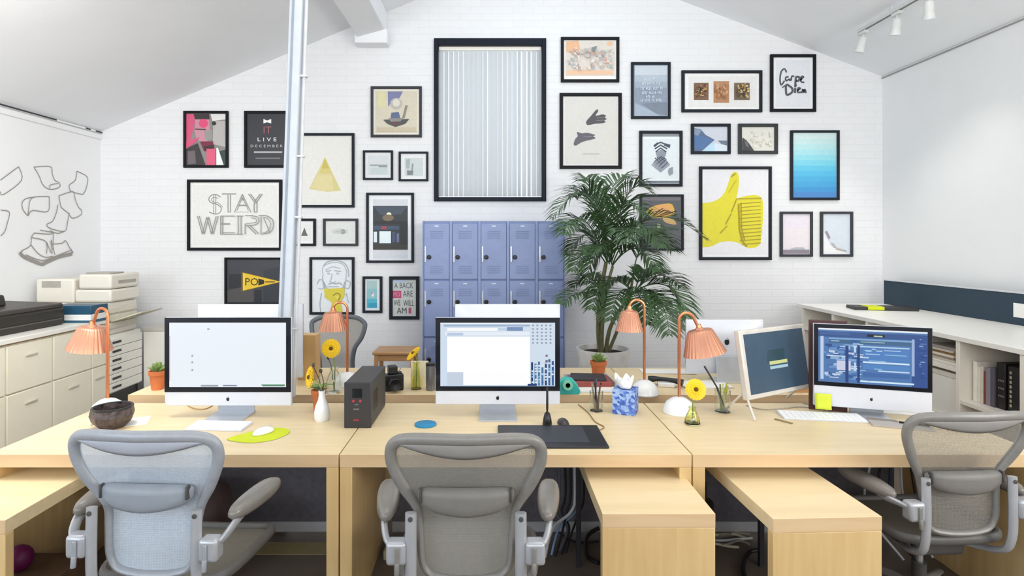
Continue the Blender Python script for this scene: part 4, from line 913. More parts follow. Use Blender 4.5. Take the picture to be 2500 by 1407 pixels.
# old grey monitor
OLDF = M('old_silver', 'D4CFC7', rough=.4, metal=.15)
t = thing('old_monitor', (1.54, 3.06, DZ), 'old silver framed monitor with a dark grey screen and a small badge', 'monitor', math.radians(29))
T0 = Matrix.Translation((0, 0, .095)) @ Matrix.Rotation(math.radians(-9), 4, 'X')
b = MB(); b.T = T0; b.box((-.275, -.012, 0), (.275, .022, .352)); b.build('silver_frame', OLDF, t, bevel=.006)
b = MB(); b.T = T0; b.box((-.247, -.0135, .024), (.247, -.0122, .330)); b.build('screen', M('dim_screen', '34485A', rough=.3, emit=.32), t)
b = MB(); b.T = T0
b.m = 0; b.flat([(-.09, .17), (.06, .17), (.07, .235), (-.07, .235)], -.0138); b.m = 1; b.flat([(-.07, .158), (.08, .158), (.08, .176), (-.07, .176)], -.014); b.m = 2; b.flat([(-.07, .135), (.08, .135), (.08, .15), (-.07, .15)], -.014); b.m = 0; b.flat([(-.02, .18), (.02, .18), (.0, .2)], -.0142)
b.build('screen_badge', [glow('4C8090', .35), glow('E9EFA0', .9), glow('BFE4F0', .9)], t, smooth=0)
for s in (-1, 1):
    b = MB(); b.tube([(s * .268, -.045, .006), (s * .268, -.004, .098), (s * .268, .03, .12), (s * .268, .14, .006)], .006, 8); b.build('leg', OLDF, t)

# ================================================================== copper lamps
def lamp(loc, H, az, off, tilt, label, sr=.085, sh=.115, neck=.02, st=None):
    t = thing('desk_lamp', loc, label, 'lamp', group='copper desk lamps with white bases')
    b = MB(); b.lathe([(0, 0), (.082, 0), (.085, .006), (.08, .03), (.064, .058), (.036, .078), (.012, .085), (0, .085)], 28); b.build('base', PORC, t)
    d = Vector((math.cos(az), math.sin(az), 0)); r = off / 2
    P = [Vector((0, 0, .08)), Vector((0, 0, H * .5)), Vector((0, 0, H - r))]
    for i in range(1, 12):
        a = PI - (PI * .98 - tilt) * i / 11; P.append(d * (r + r * math.cos(a)) + Vector((0, 0, H - r + r * math.sin(a))))
    axis = (Vector((0, 0, -1)) * math.cos(tilt) + d * math.sin(tilt)).normalized()
    end = P[-1] + axis * neck; P.append(end)
    b = MB(); b.tube(P, .0078, 10); b.build('stem', COPPER, t)
    st = tilt if st is None else st
    axis = (Vector((0, 0, -1)) * math.cos(st) + d * math.sin(st)).normalized()
    rot = Vector((0, 0, -1)).rotation_difference(axis).to_matrix().to_4x4()
    b = MB(); b.T = Matrix.Translation(end) @ rot
    tr2 = sr * .6
    prof = [(.010, .012), (.018, .010), (.022, .001), (tr2 * .9, -.003), (tr2, -.010), (sr, -sh), (sr - .003, -sh), (tr2 - .003, -.012), (.015, -.006)]
    b.lathe(prof, 120, rib=.022, ribs=30); b.build('lamp_shade', COPPERD, t, smooth=50)
    b = MB(); b.T = Matrix.Translation(end) @ rot; b.lathe([(0, .03), (.012, .028), (.016, .005), (0, .005)], 14); b.build('shade_cap', COPPER, t)
    b = MB(); b.T = Matrix.Translation(end) @ rot; b.ball((0, 0, -.062), .024, .024, .032); b.build('bulb', M('lamp_bulb', 'F8F4EA', rough=.3), t)
    return t
c = D(263, 1012); lamp((c.x, c.y, DZ), .555, math.radians(165), .075, math.radians(24), 'leftmost copper lamp with a pinkish shade, beside the dark woven bowl', sr=.105, sh=.122, neck=.085, st=math.radians(8))
c = W(848, 940, 3.62); lamp((c.x, c.y, DZ), .525, math.radians(186), .088, 0, 'copper lamp in front of the yellow collar portrait', sr=.09)
c = D(1573, 962); lamp((c.x, c.y, DZ), .56, math.radians(186), .092, 0, 'copper lamp in front of the palm', sr=.08, sh=.12)
c = D(1658, 1008); lamp((c.x, c.y, DZ), .53, math.radians(-10), .075, math.radians(26), 'copper lamp with the tilted shade beside the yellow gerbera', sr=.108, sh=.13, neck=.075, st=math.radians(12))

# ================================================================== office chairs
def zw(z):                     # half width of the back at height z
    Q = [(.505,.0),(.515,.085),(.535,.125),(.58,.148),(.66,.152),(.72,.158),(.765,.172),(.815,.205),(.865,.232),(.91,.249),(.945,.254),(.975,.247),(.995,.226),(1.006,.18),(1.012,.0)]
    for a, b_ in zip(Q, Q[1:]):
        if a[0] <= z <= b_[0]: return a[1] + (b_[1] - a[1]) * (z - a[0]) / (b_[0] - a[0])
    return 0.0
def yb(x, z):
    base = -.215 - .17 * (z - .5) + .035 * math.exp(-((z - .74) / .1) ** 2)
    return base + .75 * x * x
def office_chair(loc, rz, label, dz=0.0, CHM=CHM, CHF=CHF, lower=0.0, lum=0.0):
    t = thing('office_chair', loc, label, 'chair', rz, 'grey mesh office chairs at the near desks')
    half = [(0,1.010),(.09,1.010),(.17,1.006),(.218,.996),(.243,.975),(.251,.945),(.247,.908),(.230,.862),(.205,.812),(.178,.765),(.163,.725),(.156,.66),(.152,.59),(.142,.548),(.115,.522),(.06,.512)]
    loop = half + [(0, .51)] + [(-x, z) for x, z in half[:0:-1]]
    P = catmull([Vector((x, yb(x, z), z)) for x, z in loop], 4, closed=True)
    a = [.013 + .007 * max(0, min(1, (p.z - .72) / .1)) for p in P]
    b = MB(); b.sweep(P, (0, -1, 0), a, .016, 12); b.build('back_frame', CHF, t)
    b = MB()
    b.grid(lambda u, v: ((2*u - 1) * zw(.508 + v * .5) * .98, yb((2*u - 1) * zw(.508 + v * .5), .508 + v * .5) + .004 + .02 * math.sin(PI * v) * (1 - (2*u - 1)**2), .508 + v * .5), 20, 26)
    b.build('back_mesh', CHM, t)
    # soft band under the top rail
    def band(u, v):
        x = (2*u - 1) * .225; zt_ = 1.002 - .25 * x * x; zb_ = .985 - .04 * math.cos(PI * x / .46)
        z = zt_ + (zb_ - zt_) * v
        return (x, yb(x, z) - .006 - .006 * math.sin(PI * v), z)
    b = MB(); b.grid(band, 18, 4); b.build('top_band', M('chair_band', '8B8884', rough=.5, var=.04) if CHM is not CHM1 else M('chair_band_lit', 'A6AAB4', rough=.5, var=.04), t, solid=.004)  # paler band colour carries the window light on the left chair
    # lumbar pad
    lp = [(-.150,.826),(-.06,.833),(.06,.833),(.150,.826),(.160,.80),(.148,.775),(.10,.752),(0,.740),(-.10,.752),(-.148,.775),(-.160,.80)]
    Q = catmull([Vector((x, 0, z)) for x, z in lp], 3, closed=True); n = len(Q); b = MB()
    rings = []
    for sc_, dy in ((1.0, -.012), (1.0, -.02), (.93, -.034), (.7, -.042), (.35, -.044)):
        rings.append([b.pt((q.x * sc_, yb(q.x * sc_, .79) + dy, .79 + (q.z - .79) * sc_)) for q in Q])
    for A, B in zip(rings, rings[1:]):
        for k in range(n): b.face((A[k], A[(k+1) % n], B[(k+1) % n], B[k]))
    b.face(rings[-1]); b.face(rings[0][::-1]); b.build('lumbar_pad', M('chair_lumbar', '77746F', rough=.5, var=.06) if CHM is not CHM1 else M('chair_lumbar_lit', '8C939B', rough=.45, var=.06), t, smooth=60)  # paler lumbar colour likewise has the window light painted in
    for s in (-1, 1):
        b = MB(); b.box((s * .150 - .004, yb(.15, .81) - .032, .785), (s * .150 + .004, yb(.15, .81) - .008, .832)); b.build('lumbar_slider', CHD, t, bevel=.004)
        # upright: flat bar with a rounded head, running down and under the seat
        xs_ = s * .182
        pts = [(xs_, -.252, .752), (xs_, -.254, .70), (xs_, -.256, .60), (xs_, -.25, .50), (xs_ * .97, -.22, .44), (xs_ * .85, -.12, .405), (xs_ * .5, -.02, .40)]
        b = MB(); b.sweep(catmull([Vector(p) for p in pts], 4), (1, 0, 0), .013, .019, 12, closed=False); u = b.build('back_upright', CHS, t)
        b = MB(); b.lathe([(0, 0), (.008, 0), (.008, .003), (0, .004)], 14); b.v = [(xs_ + v[0], -.2655 - v[2], .736 + v[1]) for v in b.v]; b.build('bolt', CHD, u)
        # arm: clamp block, curved post, pad
        ar = bpy.data.objects.new('arm_rest', None); COL.objects.link(ar); ar.parent = t
        b = MB(); b.box((s * .196, -.275, .585), (s * .262, -.222, .662)); b.build('arm_clamp', CHS, ar, bevel=.012, seg=3)
        b = MB(); b.box((s * .224 - .007, -.281, .575), (s * .224 + .007, -.2755, .648)); b.tube([(s * .224, -.279, .60), (s * .224, -.283, .562)], .009, 8); b.build('arm_lever', CHF, ar, bevel=.003)
        pp = [(s * .244, -.24, .63), (s * .268, -.225, .655 + dz * .3), (s * .285, -.17, .69 + dz), (s * .285, -.08, .706 + dz)]
        b = MB(); b.sweep(catmull([Vector(p) for p in pp], 5), (0, -1, .3), .011, .02, 10, closed=False); b.build('arm_post', CHS, ar)
        Lp = []
        for k in range(20):
            an = 2 * PI * k / 20; wv = .040 + .006 * math.sin(an)
            Lp.append((math.copysign(abs(math.cos(an)) ** .8, math.cos(an)) * wv, math.copysign(abs(math.sin(an)) ** .9, math.sin(an)) * .15))
        b = MB(); rr = []
        ca, sa = math.cos(-s * .12), math.sin(-s * .12)
        for sc_, z in ((.6, .686), (.86, .692), (1.0, .705), (1.0, .718), (.93, .729), (.7, .737), (.3, .740)):
            rr.append([b.pt((s * .292 + (x * ca - y * sa) * sc_, -.06 + (x * sa + y * ca) * (sc_ if sc_ > .9 else sc_ + .05), z + dz)) for x, y in Lp])
        for A, B in zip(rr, rr[1:]):
            for k in range(20): b.face((A[k], A[(k+1) % 20], B[(k+1) % 20], B[k]))
        b.face(rr[0][::-1]); b.face(rr[-1]); b.build('arm_pad', CHPAD, ar, smooth=60)
    # seat
    sp_ = [(0,.26),(.14,.258),(.215,.235),(.245,.17),(.25,.05),(.235,-.1),(.2,-.17),(.12,-.19),(0,-.192)]
    lo = sp_ + [(-x, y) for x, y in sp_[-2:0:-1]]
    zs = lambda x, y: .47 - .035 * max(0, (y - .08) / .18) ** 2 + .10 * x * x
    P = catmull([Vector((x, y, zs(x, y))) for x, y in lo], 3, closed=True)
    b = MB(); b.sweep(P, (0, 0, 1), .016, .02, 10); b.build('seat_frame', M('seat_rim', '5C5A57', rough=.5), t)
    b = MB(); n = len(P); cidx = b.pt((0, .02, .45)); r1 = [b.pt(p * .98 + Vector((0, 0, .008))) for p in P]; r2 = [b.pt((p.x * .6, p.y * .6 + .008, .455)) for p in P]
    for k in range(n): b.face((r1[k], r1[(k+1) % n], r2[(k+1) % n], r2[k])); b.face((r2[k], r2[(k+1) % n], cidx))
    b.build('seat_mesh', M('seat_dark_mesh', '6E6A60', rough=.6, var=.1, scale=120), t)
    b = MB(); b.box((-.11, -.12, .36), (.11, .10, .43)); b.build('tilt_mechanism', CHD, t, bevel=.02, seg=3)
    b = MB(); b.tube([(0, 0, .22), (0, 0, .365)], .016, 16); b.build('gas_piston', CHROME, t)
    b = MB(); b.lathe([(0, .085), (.028, .085), (.028, .22), (.03, .225), (0, .225)], 18); b.build('gas_cylinder', CHD, t)
    b = MB(); b.lathe([(0, .075), (.05, .075), (.055, .10), (.04, .125), (0, .125)], 20); b.build('base_hub', CHF, t)
    for k in range(5):
        an = 2 * PI * k / 5 + PI / 2 + .3; d = Vector((math.cos(an), math.sin(an), 0))
        b = MB(); b.sweep([d * .03 + Vector((0, 0, .1)), d * .12 + Vector((0, 0, .1)), d * .22 + Vector((0, 0, .085)), d * .31 + Vector((0, 0, .072))], (0, 0, 1), [.026, .024, .02, .016], [.02, .018, .014, .01], 10, closed=False); lg = b.build('base_leg', CHF, t)
        b = MB(); pq = d * .30; sdv = Vector((-d.y, d.x, 0))
        b.tube([pq + sdv * .008 + Vector((0, 0, .028)), pq + sdv * .026 + Vector((0, 0, .028))], .0278, 16); b.tube([pq - sdv * .026 + Vector((0, 0, .028)), pq - sdv * .008 + Vector((0, 0, .028))], .0278, 16)
        b.tube([pq + Vector((0, 0, .028)), pq + Vector((0, 0, .07))], .008, 8); b.build('caster', BLACKP, lg)
    for ch in [x for x in bpy.data.objects if x.parent == t]:
        k = ch.name.split('.')[0]
        if k not in ('gas_cylinder', 'base_hub', 'base_leg'): ch.location.z -= lower
        if k in ('lumbar_pad', 'lumbar_slider'): ch.location.z -= lum; ch.location.y += lum * .17
    return t
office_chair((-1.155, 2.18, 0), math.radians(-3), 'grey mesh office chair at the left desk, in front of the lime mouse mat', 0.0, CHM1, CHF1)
office_chair((-.085, 2.15, 0), 0, 'grey mesh office chair at the middle desk, left of the drawing tablet')
office_chair((1.905, 2.555, 0), math.radians(3), 'grey mesh office chair at the right edge, in front of the right desk', -.045, CHM3, CHF, .05, .06)
# chair behind the far desks
tch = thing('office_chair', (-1.36, 4.62, 0), 'dark framed office chair behind the far left desk, half hidden by the screens', 'chair', PI - .25)
P = catmull([Vector((x, yb(x, z), z)) for x, z in [(0,1.008),(.15,1.005),(.235,.972),(.25,.935),(.228,.85),(.178,.765),(.156,.66),(.152,.59),(.115,.522),(0,.51),(-.115,.522),(-.152,.59),(-.156,.66),(-.178,.765),(-.228,.85),(-.25,.935),(-.235,.972),(-.15,1.005)]], 4, closed=True)
b = MB(); b.sweep(P, (0, -1, 0), .02, .016, 10); b.build('back_frame', M('chair_slate', '5F666E', rough=.4), tch)
b = MB(); b.grid(lambda u, v: ((2*u - 1) * zw(.508 + v * .5) * .98, yb((2*u - 1) * zw(.508 + v * .5), .508 + v * .5), .508 + v * .5), 14, 18); b.build('back_mesh', CHM, tch)
b = MB(); b.slab([(-.24,-.18),(.24,-.18),(.25,.2),(.18,.26),(-.18,.26),(-.25,.2)], .44, .47); b.build('seat', CHD, tch, bevel=.01)
b = MB(); b.tube([(0, -.2, .52), (0, -.18, .42), (0, 0, .40)], .025); b.build('back_bracket', CHD, tch)
b = MB(); b.tube([(0, 0, .08), (0, 0, .44)], .025, 14); b.build('gas_cylinder', CHD, tch)
for k in range(5):
    an = 2 * PI * k / 5; d = Vector((math.cos(an), math.sin(an), 0))
    b = MB(); b.tube([Vector((0, 0, .09)), d * .3 + Vector((0, 0, .065))], [.025, .014], 8); b.tube([d * .3 + Vector((-.012, 0, .028)), d * .3 + Vector((.012, 0, .028))], .028, 14); b.build('base_leg', CHD, tch)
# ================================================================== things on the near desks
def keyboard(c, rz, w, d, label):
    t = thing('keyboard', (c.x, c.y, DZ), label, 'keyboard', rz)
    b = MB(); b.hexa([(-w/2, -d/2, 0), (w/2, -d/2, 0), (w/2, d/2, 0), (-w/2, d/2, 0)], [(-w/2, -d/2, .005), (w/2, -d/2, .005), (w/2, d/2, .012), (-w/2, d/2, .012)]); b.build('key_bed', ALUW, t, bevel=.0015)
    b = MB(); rows = 6; n = 14; gx = (w - .008) / n; gy = (d - .008) / rows
    for j in range(rows):
        i = 0
        while i < n:
            span = 5 if (j == 0 and i == 4) else 1
            x0 = -w/2 + .004 + i * gx + .001; x1 = x0 + gx * span - .002; y0 = -d/2 + .004 + j * gy + .001; y1 = y0 + gy - .002
            z = lambda y: .0052 + .007 * (y + d/2) / d
            b.hexa([(x0, y0, z(y0)), (x1, y0, z(y0)), (x1, y1, z(y1)), (x0, y1, z(y1))], [(x0, y0, z(y0) + .002), (x1, y0, z(y0) + .002), (x1, y1, z(y1) + .002), (x0, y1, z(y1) + .002)]); i += span
    b.build('keys', M('key_white', 'F4F5F4', rough=.45, var=.01), t, smooth=0)
    return t
c = D(535, 1043); keyboard(c, math.radians(-4), .285, .12, 'white keyboard in front of the blank pale screen')
c = D(2005, 1020); keyboard(c, math.radians(-9), .40, .125, 'long white keyboard in front of the angled computer')
c = D(2200, 1000)
# lime mouse mat and mouse
c = D(634, 1064)
t = thing('mouse_mat', (c.x, c.y, DZ), 'lime green leaf shaped mouse mat on the left desk', 'mouse mat', math.radians(4))
P = catmull([(-.13,-.035,0),(-.09,-.075,0),(0,-.10,0),(.08,-.07,0),(.122,0,0),(.12,.06,0),(.06,.10,0),(-.01,.085,0),(-.075,.03,0)], 4, closed=True)
b = MB(); b.slab([(p.x, p.y) for p in P], 0, .004); b.build('felt', LIME, t)
b = MB(); b.slab([(p.x * 1.02, p.y * 1.02 - .003) for p in P], .0, .0012); b.build('backing', M('mat_back', 'A9A58C', rough=.8), t)
def mouse(c, z, rz, mat, label, s=1.0):
    t = thing('computer_mouse', (c.x, c.y, z), label, 'mouse', rz)
    b = MB(); b.lathe([(0, 0), (.9, 0), (1, .12), (.98, .3), (.82, .65), (.5, .92), (.2, 1), (0, 1)], 24)
    b.v = [(v[0] * .03 * s, v[1] * .055 * s, v[2] * .028 * s) for v in b.v]; b.build('shell', mat, t, smooth=70)
    b = MB(); b.box((-.0006, .005, .0245 * s), (.0006, .045 * s, .0272 * s)); b.build('seam', M('mouse_seam', 'B4B6B8', rough=.5), t)
c2 = D(643, 1058, DZ + .004); mouse(c2, DZ + .0045, math.radians(-35), PORC, 'white mouse resting on the lime mouse mat')
# dark woven bowl
c = D(275, 1042)
t = thing('woven_bowl', (c.x, c.y, DZ), 'dark brown woven bowl on the left desk, at the foot of the leftmost copper lamp', 'bowl')
b = MB(); b.lathe([(0, 0), (.055, 0), (.085, .03), (.095, .06), (.088, .095), (.08, .098), (.082, .06), (.07, .03), (0, .012)], 14, rib=.04, ribs=7); b.build('bowl_body', M('bowl_dark', '4B3F3E', rough=.45, var=.5, scale=45, bump=.6, bscale=60), t, smooth=20)
b = MB(); b.tube([(.085*math.cos(a*PI/12), .085*math.sin(a*PI/12), .097) for a in range(24)], .006, 6, closed=True); b.build('rim', BLACKP, t)
# loose paper by the bowl
c = D(330, 1030)
b = MB(); b.box((-.06, -.07, 0), (.06, .07, .002)); tag(b.build('note_sheet', PAPER, loc=(c.x, c.y, DZ), rot=(0, 0, .4)), 'small white sheet lying right of the dark woven bowl', 'paper')
c = D(235, 1040)
b = MB(); b.tube(catmull([(-.03, .0, .003), (-.01, .05, .003), (.04, .09, .003), (.10, .10, .003)], 5), .0035); tag(b.build('lamp_cord', CABLEW, loc=(c.x, c.y, DZ)), 'short pale cord beside the base of the leftmost copper lamp', 'cable')
# gerbera builder
def gerbera(parent, stem_pts, face, r, tilt_n=16):
    b = MB(); b.tube(catmull([Vector(p) for p in stem_pts], 6), .0033, 7); b.build('flower_stem', STEMF, parent)
    c = Vector(stem_pts[-1]); f = Vector(face).normalized(); rot = Vector((0, 0, 1)).rotation_difference(f).to_matrix().to_4x4()
    T = Matrix.Translation(c) @ rot; b = MB(); b.T = T
    for ring, (n, rr, lift, ph) in enumerate(((tilt_n, r, .006, 0), (tilt_n, r * .86, .010, .2), (12, r * .55, .013, .1))):
        for k in range(n):
            an = 2 * PI * k / n + ph; d = Vector((math.cos(an), math.sin(an), 0)); q = Vector((-d.y, d.x, 0)); wv = r * .21
            p = [d * r * .15 - q * wv * .4, d * r * .15 + q * wv * .4, d * rr * .6 + q * wv, d * rr + q * wv * .55, d * rr - q * wv * .55, d * rr * .6 - q * wv]
            h = [lift * .4, lift * .4, lift, lift * .7, lift * .7, lift]
            b.poly([v + Vector((0, 0, hh)) for v, hh in zip(p, h)])
    b.build('petals', YEL, parent, smooth=0)
    b = MB(); b.T = T; b.ball((0, 0, .010), r * .20, r * .20, .008, 12, 7); b.build('flower_heart', YELD, parent)
    b = MB(); b.T = T; b.lathe([(.003, -.012), (r * .2, -.004), (r * .25, .003), (0, .003)], 10); b.build('calyx', STEMF, parent)
# white bottle vase with gerbera on the left desk
c = D(786, 1026)
t = thing('bottle_vase', (c.x, c.y, DZ), 'white bottle vase with a yellow flower facing left, on the left desk', 'vase')
b = MB(); b.lathe([(0, 0), (.034, 0), (.0385, .012), (.039, .04), (.032, .075), (.019, .105), (.016, .13), (.0175, .15), (.0135, .15), (.012, .12), (0, .10)], 28); b.build('vase_body', PORC, t)
gerbera(t, [(0, 0, .10), (-.004, 0, .16), (-.03, .01, .20), (-.062, .01, .215)], (-.75, -.55, .15), .055)
b = MB(); b.tube([(.002, 0, .11), (.006, .01, .19), (-.01, .02, .24)], .0022, 6); b.ball((-.012, .02, .245), .009, .009, .012, 8, 6); b.tube([(0, .002, .11), (-.015, .01, .2), (-.05, .02, .27)], .0022, 6); b.ball((-.05, .02, .275), .008, .008, .012, 8, 6); b.build('seed_heads', M('seed_dark', '4A4038', rough=.8, var=.3), t)
b = MB()
for k in range(7):
    a = k * .9; b.poly([(0, 0, .15), (.02*math.cos(a), .02*math.sin(a), .165), (.04*math.cos(a), .04*math.sin(a), .162), (.02*math.cos(a+.5), .02*math.sin(a+.5), .158)])
b.build('leaves', M('dark_leaf', '3E4A34', rough=.6, var=.2), t, smooth=0)
# terracotta pot behind the vase
c = D(776, 1008)
t = thing('flower_pot', (c.x - .005, c.y + .03, DZ), 'narrow terracotta pot right behind the white bottle vase', 'plant pot')
b = MB(); b.lathe([(0, 0), (.024, 0), (.034, .09), (.038, .092), (.040, .115), (.034, .115), (.030, .10), (0, .10)], 20); b.build('pot', TERRA, t)
b = MB(); b.lathe([(0, .104), (.031, .101)], 16); b.build('soil', SOIL, t)
b = MB()
for k in range(9):
    a = k * 2.4; rr = .03 + .003 * k; b.tube(bez((0, 0, .104), (rr*.5*math.cos(a), rr*.5*math.sin(a), .15), (rr*1.5*math.cos(a), rr*1.5*math.sin(a), .135), 5), [.005, .006, .006, .005, .003, .001], 6)
b.build('succulent_leaves', LEAF2, t)
# black backup battery
c = W(872.5, 1046, 2.785)
t = thing('backup_battery', (-.651, 2.785, DZ), 'black upright power unit with small red lights, between the left and middle desks', 'power unit')
UPSM = M('ups_black', '3A393B', rough=.5, var=.06)
b = MB(); b.box((-.065, .012, .004), (.065, .385, .22)); b.build('case', UPSM, t, bevel=.004)
b = MB(); b.box((-.066, 0, 0), (.066, .0118, .222)); b.build('front_panel', M('ups_front', '313033', rough=.45, var=.05), t, bevel=.004)
b = MB(); b.box((-.026, -.0015, .148), (.022, -.0002, .192)); b.build('display', M('ups_display', '12181A', rough=.15, coat=.4), t)
b = MB()
for x in (-.02, .014): b.lathe([(0, 0), (.007, 0), (.007, .002), (0, .002)], 12, c=(0, 0, 0)); b.v[-4*12:] = [(v[0] + x, -.0002 - v[2], v[1] + .132) for v in b.v[-4*12:]]
b.build('status_lights', M('red_led', 'A8303E', rough=.4, emit=.12), t)
b = MB(); b.box((-.02, -.0012, .088), (.008, -.0002, .096)); b.box((-.014, -.001, .112), (.004, -.0002, .118)); b.build('button', M('ups_button', '6A6668', rough=.4), t)
b = MB(); b.box((-.02, -.0011, .034), (.008, -.0002, .044)); b.build('badge', M('ups_badge', '8C3038', rough=.4), t)
b = MB()
for i in range(6): b.box((.0652, .06 + .02 * i, .06), (.066, .07 + .02 * i, .16))
b.build('side_vents', BLACKP, t)
# blue coaster
c = D(1039, 1038)
b = MB(); b.lathe([(0, 0), (.052, 0), (.054, .002), (.054, .007), (.050, .009), (0, .008)], 28); tag(b.build('coaster', M('coaster_blue', '1F86B4', rough=.45), loc=(c.x, c.y, DZ)), 'round blue coaster on the middle desk, beyond the chair back', 'coaster')
# drawing tablet and pen
t = thing('drawing_tablet', (.273, 2.655, DZ), 'black drawing tablet at the front of the middle desk', 'tablet')
b = MB(); b.box((-.243, -.148, 0), (.243, .148, .011)); b.build('tablet_body', M('tablet_black', '1D1F25', rough=.35, var=.05), t, bevel=.005)
b = MB(); b.box((-.16, -.10, .0112), (.165, .125, .0118)); b.build('drawing_area', M('tablet_area', '33363F', rough=.5, var=.08), t)
b = MB(); b.box((-.226, -.06, .0112), (-.200, .06, .0125)); b.build('express_keys', BLACKP, t, bevel=.0005)
c = D(1336, 1037)
t = thing('pen_stand', (c.x, c.y, DZ), 'black pen stand with an upright stylus beyond the drawing tablet', 'pen stand')
b = MB(); b.lathe([(0, 0), (.022, 0), (.024, .004), (.020, .03), (.014, .055), (.009, .06), (.006, .05), (0, .05)], 20); b.build('holder', BLACKP, t)
b = MB(); b.lathe([(0, .0505), (.0045, .055), (.006, .09), (.0055, .17), (.003, .185), (0, .187)], 14); b.build('stylus', M('stylus_black', '202126', rough=.4), t)
c = D(1375, 1036); mouse(c, DZ, .1, M('mouse_dark', '3A3236', rough=.3), 'small dark rounded mouse right of the pen stand', .95)
def cable(pts, r, mat, label, name='cable', cat='cable'):
    P = [Vector(p) for p in pts]; o0 = P[0].copy()
    b = MB(); b.tube(catmull([p - o0 for p in P], 6), r, 8); return tag(b.build(name, mat, loc=o0), label, cat)
cable([D(1412, 988, DZ + .003), D(1436, 1008, DZ + .003), D(1453, 1030, DZ + .003), D(1474, 1042, DZ + .003), D(1468, 1049, DZ + .003), D(1462, 1050, DZ + .003)], .0028, BROWNC, 'thin brown cable running to the corner of the drawing tablet')
cable([D(452, 987, DZ + .003), D(475, 998, DZ + .003), D(500, 999, DZ + .003), D(520, 990, DZ + .003)], .003, M('tan_cable', 'B79A6E', rough=.6), 'tan cable loop under the blank pale screen')
# pen cup
c = D(1456, 1004)
t = thing('pen_glass', (c.x, c.y, DZ), 'clear glass of dark pens left of the blue tissue box', 'pen holder')
b = MB(); b.lathe([(0, 0), (.032, 0), (.035, .004), (.036, .105), (.033, .105), (.032, .008), (0, .006)], 24); b.build('glass', GLASS, t)
for i, (a, hgt, m) in enumerate(((.3, .15, 'blackp'), (1.4, .165, 'blue'), (2.3, .14, 'wood'), (3.3, .155, 'grey'), (4.2, .16, 'blackp'), (5.3, .145, 'red'))):
    mt = {'blackp': BLACKP, 'blue': M('pen_blue', '2E4A66', rough=.4), 'wood': M('pencil_yellow', 'C9A24A', rough=.5), 'grey': M('pen_grey', '8C8680', rough=.4), 'red': M('pen_brown', '7C4A3A', rough=.4)}[m]
    b = MB(); b.tube([(.010 * math.cos(a + 1), .010 * math.sin(a + 1), .011), (.027 * math.cos(a), .027 * math.sin(a), hgt)], .0042, 8); b.build('pen', mt, t)
# tissue box
TB = bpy.data.materials.new('blue_print_card'); TB.use_nodes = True
nt = TB.node_tree; vo = nt.nodes.new('ShaderNodeTexVoronoi'); vo.inputs['Scale'].default_value = 75; tc = nt.nodes.new('ShaderNodeTexCoord'); cr = nt.nodes.new('ShaderNodeValToRGB')
e = cr.color_ramp.elements; e[0].position = 0; e[0].color = lin('2C489E'); e[1].position = .75; e[1].color = lin('9DBAE2'); n3 = e.new(.35); n3.color = lin('4A6CC4'); n4 = e.new(.5); n4.color = lin('7A9AD8')
sx = nt.nodes.new('ShaderNodeSeparateColor'); nt.links.new(tc.outputs['Object'], vo.inputs['Vector']); nt.links.new(vo.outputs['Color'], sx.inputs['Color']); nt.links.new(sx.outputs['Red'], cr.inputs['Fac']); nt.links.new(cr.outputs['Color'], nt.nodes['Principled BSDF'].inputs['Base Color'])
c = D(1528, 1008)
t = thing('tissue_box', (c.x, c.y + .01, DZ), 'square tissue box with a blue pattern on the middle desk', 'tissue box', math.radians(-24))
b = MB(); b.box((-.058, -.058, 0), (.058, .058, .128)); b.build('box_body', TB, t, bevel=.002)
b = MB(); b.lathe([(0, .1285), (.034, .1285)], 20); b.build('opening', M('tissue_slot', 'C4D0E0', rough=.7), t)
b = MB()
def tis(u, v):
    a = 2 * PI * u; r = .03 * (1 - v * .3) + .03 * v * (1 + .5 * math.sin(3 * a)) * .8
    return (r * math.cos(a) - .01 * v, r * math.sin(a), .129 + .055 * v * (1 + .3 * math.sin(5 * a + 1)))
b.grid(tis, 26, 5); b.build('tissue', M('tissue_paper', 'FAFAFA', rough=.8, var=.01), t, smooth=60, solid=.0008)
# right desk: gerbera in a bud vase
c = D(1690, 1036)
t = thing('bud_vase', (c.x, c.y, DZ), 'low green tinted glass vase with the big yellow gerbera, on the right desk', 'vase')
b = MB(); b.lathe([(0, 0), (.034, 0), (.038, .006), (.034, .03), (.022, .06), (.016, .075), (.018, .085), (.0145, .085), (.013, .075), (.018, .058), (.030, .03), (.030, .01), (0, .008)], 26); b.build('glass', WATER, t)
gerbera(t, [(.003, 0, .012), (.002, .0, .09), (.006, -.005, .155), (.012, -.012, .175)], (.05, -.95, .3), .052, 20)
# glass with pencils and a long brush
c = D(1764, 1006)
t = thing('pencil_glass', (c.x, c.y, DZ), 'clear glass of green pencils and a long leaning brush, left of the old monitor', 'pen holder')
b = MB(); b.lathe([(0, 0), (.036, 0), (.039, .004), (.040, .115), (.037, .115), (.036, .008), (0, .006)], 24); b.build('glass', GLASS, t)
for a, hgt, hx_, mt in ((.4, .15, '5', M('pencil_lime', 'C2C940', rough=.5)), (1.6, .14, '', M('pencil_green', '7F8F4A', rough=.5)), (2.9, .13, '', MATS['pen_grey']), (4.4, .155, '', M('pencil_pale', 'DDD39A', rough=.5)), (5.4, .145, '', MATS['pencil_lime'])):
    b = MB(); b.tube([(.012 * math.cos(a + 2), .012 * math.sin(a + 2), .011), (.03 * math.cos(a), .03 * math.sin(a), hgt)], .004, 7); b.build('pencil', mt, t)
b = MB(); b.tube([(.016, 0, .012), (-.03, -.004, .13), (-.1, -.01, .245)], [.0035, .004, .005], 8); b.build('brush', M('brush_dark', '2E3038', rough=.4), t)
